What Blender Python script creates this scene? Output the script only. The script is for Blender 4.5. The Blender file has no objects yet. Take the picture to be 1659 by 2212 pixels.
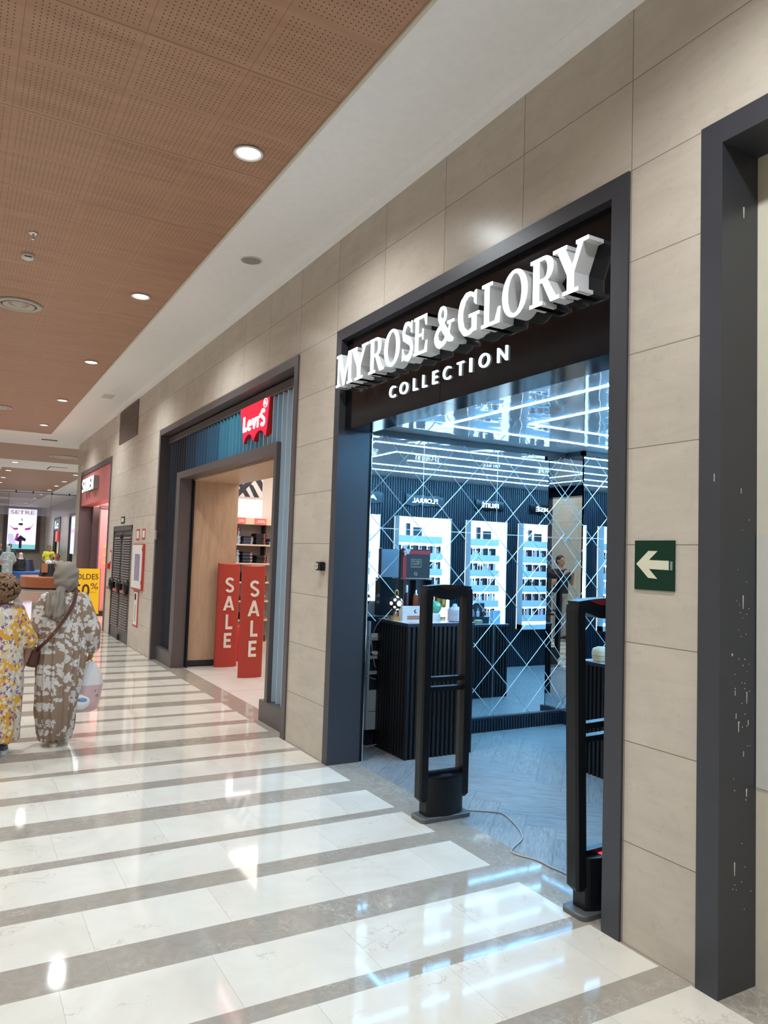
import bpy, bmesh, math, random
from mathutils import Vector, Matrix, noise
PI = math.pi
sc = bpy.context.scene
COL = sc.collection
rnd = random.Random(7)

# ------------------------------------------------------------------ camera
cam_d = bpy.data.cameras.new('camera'); cam = bpy.data.objects.new('camera', cam_d); COL.objects.link(cam)
yaw, pit, rol = 0.51664682, 0.05884476, 0.03217406
fwd = Vector((math.sin(yaw)*math.cos(pit), math.cos(yaw)*math.cos(pit), math.sin(pit)))
rt = Vector((math.cos(yaw), -math.sin(yaw), 0)); up = rt.cross(fwd)
R_ = math.cos(rol)*rt + math.sin(rol)*up; U_ = -math.sin(rol)*rt + math.cos(rol)*up
M = Matrix((R_, U_, -fwd)).transposed().to_4x4(); M.translation = Vector((-2.552, 0, 1.6))
cam.matrix_world = M
cam_d.sensor_width = 36; cam_d.lens = 36*1622.0/2212; cam_d.clip_start = 0.05; cam_d.clip_end = 200
sc.camera = cam
sc.cycles.max_bounces = 9; sc.cycles.diffuse_bounces = 3; sc.cycles.glossy_bounces = 5; sc.cycles.caustics_refractive = False

# ------------------------------------------------------------------ world, exposure
w = bpy.data.worlds.new('world'); sc.world = w; w.use_nodes = True
w.node_tree.nodes['Background'].inputs[0].default_value = (0.75, 0.82, 0.9, 1)
w.node_tree.nodes['Background'].inputs[1].default_value = 0.3
vs = sc.view_settings
vs.view_transform = 'Standard'; vs.look = 'None'; vs.gamma = 1; vs.use_curve_mapping = False
vs.exposure = 0.0
WARM = (0.93, 0.985, 1.0)
SPOT_W = 200.0        # mall downlights
LED_S = 150.0          # cold strips in the perfume shop
COLD = (0.22, 0.60, 1.0)

# ------------------------------------------------------------------ mesh helpers
class MB:
    def __init__(s): s.v = []; s.f = []; s.mi = []; s.sm = []
    def add(s, vs_, fs, mi=0, sm=False):
        n = len(s.v); s.v += [tuple(p) for p in vs_]
        for f in fs: s.f.append([n+i for i in f]); s.mi.append(mi); s.sm.append(sm)
        return s
    def box(s, x0, x1, y0, y1, z0, z1, mi=0, M=None):
        v = [Vector((x, y, z)) for z in (z0, z1) for y in (y0, y1) for x in (x0, x1)]
        if M is not None: v = [M @ p for p in v]
        return s.add(v, [(0, 2, 3, 1), (4, 5, 7, 6), (0, 1, 5, 4), (2, 6, 7, 3), (0, 4, 6, 2), (1, 3, 7, 5)], mi)
    def bev(s, x0, x1, y0, y1, z0, z1, b=0.005, mi=0):
        # box with chamfered vertical edges and top
        def ring(z, i): return [(x0+i+b, y0+i, z), (x1-i-b, y0+i, z), (x1-i, y0+i+b, z), (x1-i, y1-i-b, z), (x1-i-b, y1-i, z), (x0+i+b, y1-i, z), (x0+i, y1-i-b, z), (x0+i, y0+i+b, z)]
        return s.loft([ring(z0+b, 0), ring(z1-b, 0), ring(z1, b)], mi, base=ring(z0, b*0.6))
    def loft(s, rings, mi=0, base=None, cap=True, sm=False):
        if base is not None: rings = [base]+rings
        n = len(rings[0]); v = [p for r in rings for p in r]; f = []
        for k in range(len(rings)-1):
            for i in range(n):
                j = (i+1) % n; f.append((k*n+i, k*n+j, (k+1)*n+j, (k+1)*n+i))
        s.add(v, f, mi, sm)
        if cap:
            s.add(rings[0], [tuple(range(n))[::-1]], mi); s.add(rings[-1], [tuple(range(n))], mi)
        return s
    def prism(s, pts, a, b, axis='z', mi=0, M=None):
        def P(p, t): return {'z': (p[0], p[1], t), 'x': (t, p[0], p[1]), 'y': (p[0], t, p[1])}[axis]
        lo = [Vector(P(p, a)) for p in pts]; hi = [Vector(P(p, b)) for p in pts]
        if M is not None: lo = [M @ p for p in lo]; hi = [M @ p for p in hi]
        return s.loft([lo, hi], mi)
    def lathe(s, prof, c=(0, 0, 0), n=24, mi=0, sm=True, axis='z', sx=1, sy=1, cap=True):
        rings = []
        for r, z in prof:
            ring = []
            for i in range(n):
                a = 2*PI*i/n; p = (r*math.cos(a)*sx, r*math.sin(a)*sy, z)
                if axis == 'x': p = (p[2], p[0], p[1])
                if axis == 'y': p = (p[1], p[2], p[0])
                ring.append((c[0]+p[0], c[1]+p[1], c[2]+p[2]))
            rings.append(ring)
        return s.loft(rings, mi, sm=sm, cap=cap)
    def ball(s, c, rx, ry=None, rz=None, n=16, m=10, mi=0, M=None):
        ry = ry or rx; rz = rz or rx; rings = []
        for k in range(m+1):
            t = PI*min(max(k, 0.02), m-0.02)/m; ring = []
            for i in range(n):
                a = 2*PI*i/n; p = Vector((rx*math.sin(t)*math.cos(a), ry*math.sin(t)*math.sin(a), -rz*math.cos(t)))
                if M is not None: p = M @ p
                ring.append(Vector(c)+p)
            rings.append(ring)
        return s.loft(rings, mi, sm=True)
    def tube(s, pts, r, n=8, mi=0, closed=False, sm=True):
        pts = [Vector(p) for p in pts]; rr = r if isinstance(r, (list, tuple)) else [r]*len(pts); rings = []
        prev = None
        for k, p in enumerate(pts):
            a = pts[max(k-1, 0)]; b = pts[min(k+1, len(pts)-1)]; d = (b-a).normalized()
            if prev is None: x = d.orthogonal().normalized()
            else: x = (prev-d*prev.dot(d)).normalized()
            prev = x; y = d.cross(x)
            rings.append([p+(x*math.cos(2*PI*i/n)+y*math.sin(2*PI*i/n))*rr[k] for i in range(n)])
        return s.loft(rings, mi, sm=sm)
    def cap2(s, p0, p1, r0, r1, n=12, mi=0):
        # tapered capsule
        p0 = Vector(p0); p1 = Vector(p1); d = (p1-p0); L = d.length or 1e-5; d = d/L
        pts = []; rr = []
        for k in range(4):
            t = PI/2*(k+0.08)/4; pts.append(p0-d*r0*math.cos(t)); rr.append(r0*math.sin(t))
        pts.append(p0); rr.append(r0); pts.append(p1); rr.append(r1)
        for k in range(3, -1, -1):
            t = PI/2*(k+0.08)/4; pts.append(p1+d*r1*math.cos(t)); rr.append(r1*math.sin(t))
        x = d.orthogonal().normalized(); y = d.cross(x)
        return s.loft([[p+(x*math.cos(2*PI*i/n)+y*math.sin(2*PI*i/n))*r for i in range(n)] for p, r in zip(pts, rr)], mi, sm=True)
    def mesh(s, name, mats):
        me = bpy.data.meshes.new(name); me.from_pydata(s.v, [], s.f)
        for m in (mats if isinstance(mats, (list, tuple)) else [mats]): me.materials.append(m)
        me.polygons.foreach_set('material_index', s.mi); me.polygons.foreach_set('use_smooth', s.sm)
        bm = bmesh.new(); bm.from_mesh(me); bmesh.ops.recalc_face_normals(bm, faces=bm.faces); bm.to_mesh(me); bm.free()
        me.update(); return me
    def build(s, name, mats, parent=None, **tags):
        o = bpy.data.objects.new(name, s.mesh(name, mats)); COL.objects.link(o)
        if parent is not None: o.parent = parent
        for k, v in tags.items(): o[k] = v
        return o

def thing(name, label, cat, loc=(0, 0, 0), rz=0, group=None, rot=None):
    o = bpy.data.objects.new(name, None); COL.objects.link(o); o.location = loc
    o.rotation_euler = rot if rot else (0, 0, rz); o.empty_display_size = 0.1
    o['label'] = label; o['category'] = cat
    if group: o['group'] = group
    return o
def tag(o, label, cat, group=None):
    o['label'] = label; o['category'] = cat
    if group: o['group'] = group
    return o
def dup(root, loc=None, rz=None, label=None, group=None, parent=None):
    r = root.copy(); COL.objects.link(r)
    if loc is not None: r.location = loc
    if rz is not None: r.rotation_euler = (0, 0, rz)
    if label: r['label'] = label
    if group: r['group'] = group
    if parent is not None: r.parent = parent
    for ch in root.children: dup(ch, parent=r)
    return r
def struct(name, mb, m):
    o = mb.build(name, m); o['kind'] = 'structure'; return o

# ------------------------------------------------------------------ materials
def newmat(name):
    m = bpy.data.materials.new(name); m.use_nodes = True; nt = m.node_tree
    return m, nt, nt.nodes, nt.links, nt.nodes['Principled BSDF']
class NB:
    """small node builder"""
    def __init__(s, nt): s.nt = nt
    def n(s, t, **kw):
        x = s.nt.nodes.new(t)
        for k, v in kw.items(): setattr(x, k, v)
        return x
    def val(s, sock, v):
        if hasattr(v, 'links') or isinstance(v, bpy.types.NodeSocket): s.nt.links.new(v, sock)
        else: sock.default_value = v
    def m(s, op, a, b=0.0, c=None):
        x = s.n('ShaderNodeMath', operation=op); s.val(x.inputs[0], a); s.val(x.inputs[1], b)
        if c is not None: s.val(x.inputs[2], c)
        return x.outputs[0]
    def mix(s, f, a, b):
        x = s.n('ShaderNodeMix', data_type='RGBA'); s.val(x.inputs[0], f)
        s.val(x.inputs[6], a if not isinstance(a, tuple) else (*a, 1)[:4]); s.val(x.inputs[7], b if not isinstance(b, tuple) else (*b, 1)[:4])
        return x.outputs[2]
    def noise(s, vec, scale, det=3, rough=0.55, dist=0.0):
        x = s.n('ShaderNodeTexNoise'); x.inputs['Scale'].default_value = scale; x.inputs['Detail'].default_value = det
        x.inputs['Roughness'].default_value = rough; x.inputs['Distortion'].default_value = dist
        if vec is not None: s.nt.links.new(vec, x.inputs['Vector'])
        return x.outputs['Fac']
    def comb(s, x_, y_, z_=0.0):
        x = s.n('ShaderNodeCombineXYZ'); s.val(x.inputs[0], x_); s.val(x.inputs[1], y_); s.val(x.inputs[2], z_); return x.outputs[0]
    def white(s, vec):
        x = s.n('ShaderNodeTexWhiteNoise'); x.noise_dimensions = '3D'; s.nt.links.new(vec, x.inputs['Vector']); return x.outputs['Value']
    def ramp(s, v, lo, hi):
        x = s.n('ShaderNodeMapRange'); s.val(x.inputs[0], v); x.inputs[1].default_value = lo; x.inputs[2].default_value = hi; return x.outputs[0]
    def obj(s):
        t = s.n('ShaderNodeTexCoord'); return t.outputs['Object']
    def xyz(s, vec):
        x = s.n('ShaderNodeSeparateXYZ'); s.nt.links.new(vec, x.inputs[0]); return x.outputs
    def bump(s, h, strength, dist, bsdf):
        x = s.n('ShaderNodeBump'); x.inputs['Strength'].default_value = strength; x.inputs['Distance'].default_value = dist
        s.nt.links.new(h, x.inputs['Height']); s.nt.links.new(x.outputs[0], bsdf.inputs['Normal'])
def mat(name, c, rough=0.5, metal=0.0, emit=None, es=0.0, spec=0.5, var=None, bump=None, trans=0.0, alpha=1.0, coat=0.0):
    m, nt, N, L, b = newmat(name); nb = NB(nt)
    b.inputs['Base Color'].default_value = (*c, 1); b.inputs['Roughness'].default_value = rough
    b.inputs['Metallic'].default_value = metal; b.inputs['Specular IOR Level'].default_value = spec
    b.inputs['Transmission Weight'].default_value = trans; b.inputs['Alpha'].default_value = alpha; b.inputs['Coat Weight'].default_value = coat
    if emit: b.inputs['Emission Color'].default_value = (*emit, 1); b.inputs['Emission Strength'].default_value = es
    v = var or (18, 0.05)
    f = nb.noise(nb.obj(), v[0], 4)
    L.new(nb.mix(f, tuple(x*(1-v[1]) for x in c), tuple(min(1, x*(1+v[1])) for x in c)), b.inputs['Base Color'])
    if bump: nb.bump(nb.noise(nb.obj(), bump[0], 4), bump[1], 0.01, b)
    return m

def wall_tile(name, along, origin, pitch, base=(0.53, 0.465, 0.395)):
    m, nt, N, L, b = newmat(name); nb = NB(nt); o = nb.obj(); p = nb.xyz(o)
    u = p[1] if along == 'y' else p[0]
    us = nb.m('DIVIDE', nb.m('SUBTRACT', u, origin), pitch); vs_ = nb.m('DIVIDE', p[2], 0.4212)
    fu = nb.m('FRACT', us); fv = nb.m('FRACT', vs_)
    jw = 0.0042
    ju = nb.m('LESS_THAN', nb.m('MINIMUM', fu, nb.m('SUBTRACT', 1.0, fu)), jw/pitch/2)
    jv = nb.m('LESS_THAN', nb.m('MINIMUM', fv, nb.m('SUBTRACT', 1.0, fv)), jw/0.42/2)
    j = nb.m('MAXIMUM', ju, jv)
    cell = nb.comb(nb.m('FLOOR', us), nb.m('FLOOR', vs_), 1.0)
    rn = nb.white(cell)
    vec = nb.n('ShaderNodeVectorMath', operation='MULTIPLY_ADD'); L.new(cell, vec.inputs[0]); vec.inputs[1].default_value = (3.7, 5.1, 0.9); L.new(o, vec.inputs[2])
    n1 = nb.noise(vec.outputs[0], 2.2, 7, 0.62, 0.6); n2 = nb.noise(vec.outputs[0], 22, 5, 0.7, 0.4)
    # vein stretch
    mp = nb.n('ShaderNodeMapping'); mp.inputs['Scale'].default_value = (1.4, 1.4, 7.0); L.new(vec.outputs[0], mp.inputs[0])
    n3 = nb.noise(mp.outputs[0], 2.0, 6, 0.65, 0.8)
    t = nb.m('ADD', nb.m('MULTIPLY', nb.ramp(n1, 0.3, 0.7), 0.5), nb.m('MULTIPLY', nb.ramp(n3, 0.35, 0.65), 0.35))
    t = nb.m('ADD', t, nb.m('MULTIPLY', rn, 0.18))
    c = nb.mix(t, tuple(x*0.86 for x in base), tuple(min(1, x*1.13) for x in base))
    c = nb.mix(nb.m('MULTIPLY', nb.ramp(n2, 0.56, 0.72), 0.22), c, (0.30, 0.25, 0.21))
    c = nb.mix(nb.m('MULTIPLY', j, 0.75), c, (0.12, 0.085, 0.06))
    L.new(c, b.inputs['Base Color']); b.inputs['Roughness'].default_value = 0.26
    b.inputs['Specular IOR Level'].default_value = 0.16
    nb.bump(nb.m('SUBTRACT', nb.m('MULTIPLY', n2, 0.08), j), 0.25, 0.003, b)
    return m

def floor_marble():
    m, nt, N, L, b = newmat('marble_floor'); nb = NB(nt); o = nb.obj(); p = nb.xyz(o)
    ys = nb.m('MULTIPLY', nb.m('FRACT', nb.m('DIVIDE', nb.m('SUBTRACT', p[1], 2.984), 1.61)), 1.61)
    def inr(v, a, c_): return nb.m('MULTIPLY', nb.m('GREATER_THAN', v, a), nb.m('LESS_THAN', v, c_))
    dark = nb.m('MAXIMUM', nb.m('MAXIMUM', nb.m('LESS_THAN', ys, 0.227), inr(ys, 0.600, 0.751)), inr(ys, 1.128, 1.221))
    bord = nb.m('GREATER_THAN', p[0], -0.015); far = nb.m('LESS_THAN', p[1], 20.0)
    bord = nb.m('MULTIPLY', bord, far)
    dark = nb.m('MAXIMUM', dark, bord)
    # band index for staggered joints
    bi = nb.m('ADD', nb.m('MULTIPLY', nb.m('FLOOR', nb.m('DIVIDE', nb.m('SUBTRACT', p[1], 2.984), 1.61)), 3.0),
              nb.m('ADD', nb.m('GREATER_THAN', ys, 0.68), nb.m('GREATER_THAN', ys, 1.17)))
    off = nb.white(nb.comb(bi, dark, 3.0))
    us = nb.m('ADD', nb.m('DIVIDE', p[0], 0.56), off); fu = nb.m('FRACT', us)
    j = nb.m('LESS_THAN', nb.m('MINIMUM', fu, nb.m('SUBTRACT', 1.0, fu)), 0.0022)
    cell = nb.comb(nb.m('FLOOR', us), bi, dark); rn = nb.white(cell)
    vec = nb.n('ShaderNodeVectorMath', operation='MULTIPLY_ADD'); L.new(cell, vec.inputs[0]); vec.inputs[1].default_value = (2.3, 1.7, 4.9); L.new(o, vec.inputs[2]); V = vec.outputs[0]
    n1 = nb.noise(V, 2.5, 7, 0.6, 0.7); n2 = nb.noise(V, 16, 6, 0.68, 0.8)
    lightc = nb.mix(nb.ramp(n1, 0.3, 0.7), (0.64, 0.595, 0.52), (0.76, 0.725, 0.655))
    lightc = nb.mix(nb.m('MULTIPLY', rn, 0.35), lightc, (0.73, 0.69, 0.61))
    darkc = nb.mix(nb.ramp(n2, 0.3, 0.72), (0.300, 0.262, 0.220), (0.395, 0.350, 0.300))
    darkc = nb.mix(nb.m('MULTIPLY', rn, 0.3), darkc, (0.37, 0.335, 0.295))
    # veins
    vo = nb.n('ShaderNodeTexVoronoi'); vo.feature = 'DISTANCE_TO_EDGE'; vo.inputs['Scale'].default_value = 3.0
    dv = nb.n('ShaderNodeVectorMath', operation='ADD'); L.new(V, dv.inputs[0])
    nc = nb.n('ShaderNodeTexNoise'); nc.inputs['Scale'].default_value = 5; nc.inputs['Detail'].default_value = 6; L.new(V, nc.inputs['Vector'])
    sc2 = nb.n('ShaderNodeVectorMath', operation='SCALE'); L.new(nc.outputs['Color'], sc2.inputs[0]); sc2.inputs['Scale'].default_value = 0.55
    L.new(sc2.outputs[0], dv.inputs[1]); L.new(dv.outputs[0], vo.inputs['Vector'])
    vein = nb.m('MULTIPLY', nb.m('LESS_THAN', vo.outputs['Distance'], 0.012), nb.ramp(nb.noise(V, 3.2, 3), 0.52, 0.62))
    lightc = nb.mix(nb.m('MULTIPLY', vein, 0.45), lightc, (0.42, 0.37, 0.31))
    vo2 = nb.n('ShaderNodeTexVoronoi'); vo2.feature = 'DISTANCE_TO_EDGE'; vo2.inputs['Scale'].default_value = 16; L.new(dv.outputs[0], vo2.inputs['Vector'])
    vein2 = nb.m('MULTIPLY', nb.m('LESS_THAN', vo2.outputs['Distance'], 0.05), nb.ramp(nb.noise(V, 2.4, 3), 0.5, 0.62))
    darkc = nb.mix(nb.m('MULTIPLY', vein2, 0.42), darkc, (0.58, 0.53, 0.47))
    chip = nb.m('GREATER_THAN', nb.noise(V, 26, 2), 0.80)
    c = nb.mix(dark, lightc, darkc); c = nb.mix(nb.m('MULTIPLY', chip, 0.6), c, (0.2, 0.17, 0.14))
    c = nb.mix(nb.m('MULTIPLY', j, 0.4), c, (0.25, 0.21, 0.17))
    L.new(c, b.inputs['Base Color'])
    L.new(nb.m('ADD', 0.025, nb.m('MULTIPLY', n2, 0.055)), b.inputs['Roughness'])
    b.inputs['Specular IOR Level'].default_value = 0.62
    nb.bump(nb.noise(o, 1.1, 2), 0.03, 0.02, b)
    return m

def wood_ceiling(x0, y0, ends=True):
    m, nt, N, L, b = newmat('perforated_wood'); nb = NB(nt); o = nb.obj(); p = nb.xyz(o)
    us = nb.m('DIVIDE', nb.m('SUBTRACT', p[0], x0), 0.5475); vs_ = nb.m('DIVIDE', nb.m('SUBTRACT', p[1], y0), 0.545)
    fu = nb.m('MULTIPLY', nb.m('FRACT', us), 0.5475); fv = nb.m('MULTIPLY', nb.m('FRACT', vs_), 0.545)
    hu = nb.m('DIVIDE', nb.m('SUBTRACT', fu, 0.0430), 0.02885); hv = nb.m('DIVIDE', nb.m('SUBTRACT', fv, 0.0418), 0.02885)
    def near(h): return nb.m('MULTIPLY', nb.m('SUBTRACT', h, nb.m('ROUND', h)), 0.02885)
    du, dv = near(hu), near(hv)
    d = nb.m('SQRT', nb.m('ADD', nb.m('MULTIPLY', du, du), nb.m('MULTIPLY', dv, dv)))
    def inr(h): return nb.m('MULTIPLY', nb.m('GREATER_THAN', h, -0.4), nb.m('LESS_THAN', h, 16.4))
    hole = nb.m('MULTIPLY', nb.m('LESS_THAN', d, 0.0041), nb.m('MULTIPLY', inr(hu), inr(hv)))
    eu = nb.m('MINIMUM', fu, nb.m('SUBTRACT', 0.5475, fu))
    v2 = nb.m('MULTIPLY', nb.m('FRACT', nb.m('DIVIDE', nb.m('SUBTRACT', p[1], y0), 1.09)), 1.09); ev = nb.m('MINIMUM', v2, nb.m('SUBTRACT', 1.09, v2))
    evh = nb.m('MINIMUM', fv, nb.m('SUBTRACT', 0.545, fv))
    j = nb.m('MAXIMUM', nb.m('LESS_THAN', ev, 0.0030), nb.m('MULTIPLY', nb.m('LESS_THAN', eu, 0.0020), 0.55))
    j = nb.m('MAXIMUM', j, nb.m('MULTIPLY', nb.m('LESS_THAN', evh, 0.0014), 0.3))
    mp = nb.n('ShaderNodeMapping'); mp.inputs['Scale'].default_value = (1.0, 9.0, 1.0); L.new(o, mp.inputs[0])
    n1 = nb.noise(mp.outputs[0], 1.6, 6, 0.62, 0.5)
    rn = nb.white(nb.comb(nb.m('FLOOR', us), nb.m('FLOOR', nb.m('MULTIPLY', vs_, 0.5)), 2.0))
    c = nb.mix(nb.ramp(n1, 0.3, 0.72), (0.36, 0.193, 0.116), (0.48, 0.272, 0.170))
    c = nb.mix(nb.m('MULTIPLY', rn, 0.3), c, (0.46, 0.262, 0.165))
    c = nb.mix(nb.m('MULTIPLY', nb.m('MAXIMUM', hole, nb.m('MULTIPLY', j, 0.7)), 0.93), c, (0.03, 0.012, 0.006))
    L.new(c, b.inputs['Base Color']); b.inputs['Roughness'].default_value = 0.42; b.inputs['Specular IOR Level'].default_value = 0.35
    nb.bump(nb.m('SUBTRACT', 1.0, nb.m('MAXIMUM', hole, j)), 0.6, 0.004, b)
    return m

def herringbone():
    m, nt, N, L, b = newmat('herringbone_floor'); nb = NB(nt); o = nb.obj(); p = nb.xyz(o)
    w_, n_ = 0.187, 5.0; s2 = math.sqrt(0.5)
    a = nb.m('DIVIDE', nb.m('MULTIPLY', nb.m('ADD', p[0], p[1]), s2), w_); c_ = nb.m('DIVIDE', nb.m('MULTIPLY', nb.m('SUBTRACT', p[1], p[0]), s2), w_)
    a = nb.m('ADD', a, 0.30); c_ = nb.m('ADD', c_, 100.45)
    i = nb.m('FLOOR', a); j = nb.m('FLOOR', c_); fa = nb.m('FRACT', a); fc = nb.m('FRACT', c_)
    k = nb.m('FLOORED_MODULO', nb.m('SUBTRACT', i, j), 2*n_)
    hor = nb.m('LESS_THAN', k, n_-0.5); ver = nb.m('SUBTRACT', 1.0, hor)
    kv = nb.m('SUBTRACT', 2*n_-1, k)
    al = nb.m('ADD', nb.m('MULTIPLY', hor, nb.m('ADD', k, fa)), nb.m('MULTIPLY', ver, nb.m('ADD', kv, fc)))
    ac = nb.m('ADD', nb.m('MULTIPLY', hor, fc), nb.m('MULTIPLY', ver, fa))
    ea = nb.m('MINIMUM', al, nb.m('SUBTRACT', n_, al)); ec = nb.m('MINIMUM', ac, nb.m('SUBTRACT', 1.0, ac))
    jn = nb.m('LESS_THAN', nb.m('MINIMUM', ea, ec), 0.013)
    idx = nb.comb(nb.m('SUBTRACT', i, nb.m('MULTIPLY', hor, k)), nb.m('SUBTRACT', j, nb.m('MULTIPLY', ver, kv)), hor); rn = nb.white(idx)
    gv = nb.comb(nb.m('MULTIPLY', al, 0.35), nb.m('MULTIPLY', ac, 2.6), nb.m('MULTIPLY', rn, 40.0))
    n1 = nb.noise(gv, 2.6, 7, 0.68, 1.6); n2 = nb.noise(gv, 9, 4, 0.7, 0.5)
    c = nb.mix(nb.ramp(n1, 0.32, 0.70), (0.150, 0.155, 0.160), (0.36, 0.37, 0.375))
    c = nb.mix(nb.m('MULTIPLY', nb.ramp(n2, 0.5, 0.75), 0.3), c, (0.46, 0.47, 0.47))
    c = nb.mix(nb.m('MULTIPLY', rn, 0.25), c, (0.22, 0.23, 0.24))
    c = nb.mix(nb.m('MULTIPLY', jn, 0.6), c, (0.07, 0.075, 0.08))
    L.new(c, b.inputs['Base Color']); b.inputs['Roughness'].default_value = 0.38
    nb.bump(nb.m('SUBTRACT', n1, jn), 0.25, 0.004, b)
    return m

def wood(name, c0, c1, scale=(8, 8, 0.7), rough=0.45):
    m, nt, N, L, b = newmat(name); nb = NB(nt)
    mp = nb.n('ShaderNodeMapping'); mp.inputs['Scale'].default_value = scale; L.new(nb.obj(), mp.inputs[0])
    n1 = nb.noise(mp.outputs[0], 3.0, 7, 0.65, 0.7)
    L.new(nb.mix(nb.ramp(n1, 0.3, 0.7), c0, c1), b.inputs['Base Color']); b.inputs['Roughness'].default_value = rough
    return m

def stretch_ceiling():
    m, nt, N, L, b = newmat('gloss_stretch_ceiling'); nb = NB(nt); o = nb.obj(); p = nb.xyz(o)
    nz = nb.noise(o, 2.2, 2, 0.5, 0.4)
    v = nb.n('ShaderNodeTexVoronoi'); v.feature = 'DISTANCE_TO_EDGE'; v.inputs['Scale'].default_value = 3.2
    dv = nb.n('ShaderNodeVectorMath', operation='ADD'); L.new(o, dv.inputs[0]); nc = nb.n('ShaderNodeTexNoise'); nc.inputs['Scale'].default_value = 6; L.new(o, nc.inputs['Vector']); L.new(nc.outputs['Color'], dv.inputs[1]); L.new(dv.outputs[0], v.inputs['Vector'])
    vein = nb.m('MULTIPLY', nb.m('LESS_THAN', v.outputs['Distance'], 0.02), nb.ramp(nb.noise(o, 5, 3), 0.55, 0.6))
    c = nb.mix(nb.m('MULTIPLY', vein, 0.6), (0.62, 0.64, 0.66), (0.14, 0.15, 0.16))
    b.inputs['Roughness'].default_value = 0.5; L.new(c, b.inputs['Base Color'])
    g = nb.n('ShaderNodeBsdfGlossy'); g.inputs['Color'].default_value = (0.78, 0.84, 0.88, 1); g.inputs['Roughness'].default_value = 0.02
    bp = nb.n('ShaderNodeBump'); bp.inputs['Strength'].default_value = 0.16; bp.inputs['Distance'].default_value = 0.03; L.new(nz, bp.inputs['Height']); L.new(bp.outputs[0], g.inputs['Normal'])
    mx = nb.n('ShaderNodeMixShader'); mx.inputs[0].default_value = 0.46; L.new(b.outputs[0], mx.inputs[1]); L.new(g.outputs[0], mx.inputs[2])
    L.new(mx.outputs[0], N['Material Output'].inputs[0])
    return m

def mirror_mat(tint=(0.80, 0.88, 0.92), wav=0.02):
    m, nt, N, L, b = newmat('mirror_glass'); nb = NB(nt)
    b.inputs['Base Color'].default_value = (*tint, 1); b.inputs['Metallic'].default_value = 1; b.inputs['Roughness'].default_value = 0.0
    nb.bump(nb.noise(nb.obj(), 1.6, 1, 0.4), wav, 0.02, b)
    return m

def glow(name, c, s):
    m, nt, N, L, b = newmat(name); nb = NB(nt)
    f = nb.noise(nb.obj(), 3, 1); b.inputs['Base Color'].default_value = tuple(x*0.7 for x in c)+(1,); b.inputs['Roughness'].default_value = 0.3
    L.new(nb.mix(f, tuple(x*0.97 for x in c), c), b.inputs['Emission Color']); b.inputs['Emission Strength'].default_value = s
    return m

def floral(name, base, blobs, folds=0.25):
    """printed cloth: blobs = [(scale, radius, petals, colour, seed, density)]"""
    m, nt, N, L, b = newmat(name); nb = NB(nt); o = nb.obj(); p = nb.xyz(o)
    c = base
    if isinstance(base, list):
        c = nb.mix(nb.ramp(nb.noise(o, base[2], 2, 0.5, 0.5), 0.49, 0.53), base[0], base[1])
    wob = nb.n('ShaderNodeTexNoise'); wob.inputs['Scale'].default_value = 9; L.new(o, wob.inputs['Vector'])
    wv = nb.xyz(wob.outputs['Color'])
    for scale, rad, pet, colr, seed, dens in blobs:
        u = nb.m('ADD', nb.m('ADD', p[0], nb.m('MULTIPLY', p[1], 0.83)), nb.m('MULTIPLY', wv[0], 0.04)); v = nb.m('ADD', p[2], nb.m('MULTIPLY', wv[1], 0.04))
        uv = nb.comb(nb.m('ADD', nb.m('MULTIPLY', u, scale), seed), nb.m('MULTIPLY', v, scale), 0.0)
        vo = nb.n('ShaderNodeTexVoronoi'); vo.voronoi_dimensions = '2D'; vo.inputs['Scale'].default_value = 1.0; L.new(uv, vo.inputs['Vector'])
        d = nb.n('ShaderNodeVectorMath', operation='SUBTRACT'); L.new(uv, d.inputs[0]); L.new(vo.outputs['Position'], d.inputs[1])
        q = nb.xyz(d.outputs[0]); cr = nb.xyz(vo.outputs['Color'])
        ang = nb.m('ADD', nb.m('ARCTAN2', q[1], q[0]), nb.m('MULTIPLY', cr[0], 6.28))
        pr_ = nb.m('ABSOLUTE', nb.m('COSINE', nb.m('MULTIPLY', ang, pet/2)))
        r = nb.m('MULTIPLY', nb.m('ADD', 0.22, nb.m('MULTIPLY', pr_, 0.78)), nb.m('MULTIPLY', rad, nb.m('ADD', 0.7, nb.m('MULTIPLY', cr[1], 0.5))))
        msk = nb.m('MULTIPLY', nb.m('LESS_THAN', vo.outputs['Distance'], r), nb.m('LESS_THAN', cr[2], dens))
        c = nb.mix(msk, c, colr)
    L.new(c, b.inputs['Base Color']); b.inputs['Roughness'].default_value = 0.85; b.inputs['Specular IOR Level'].default_value = 0.2
    nb.bump(nb.noise(o, 14, 3), folds, 0.01, b)
    return m

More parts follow.
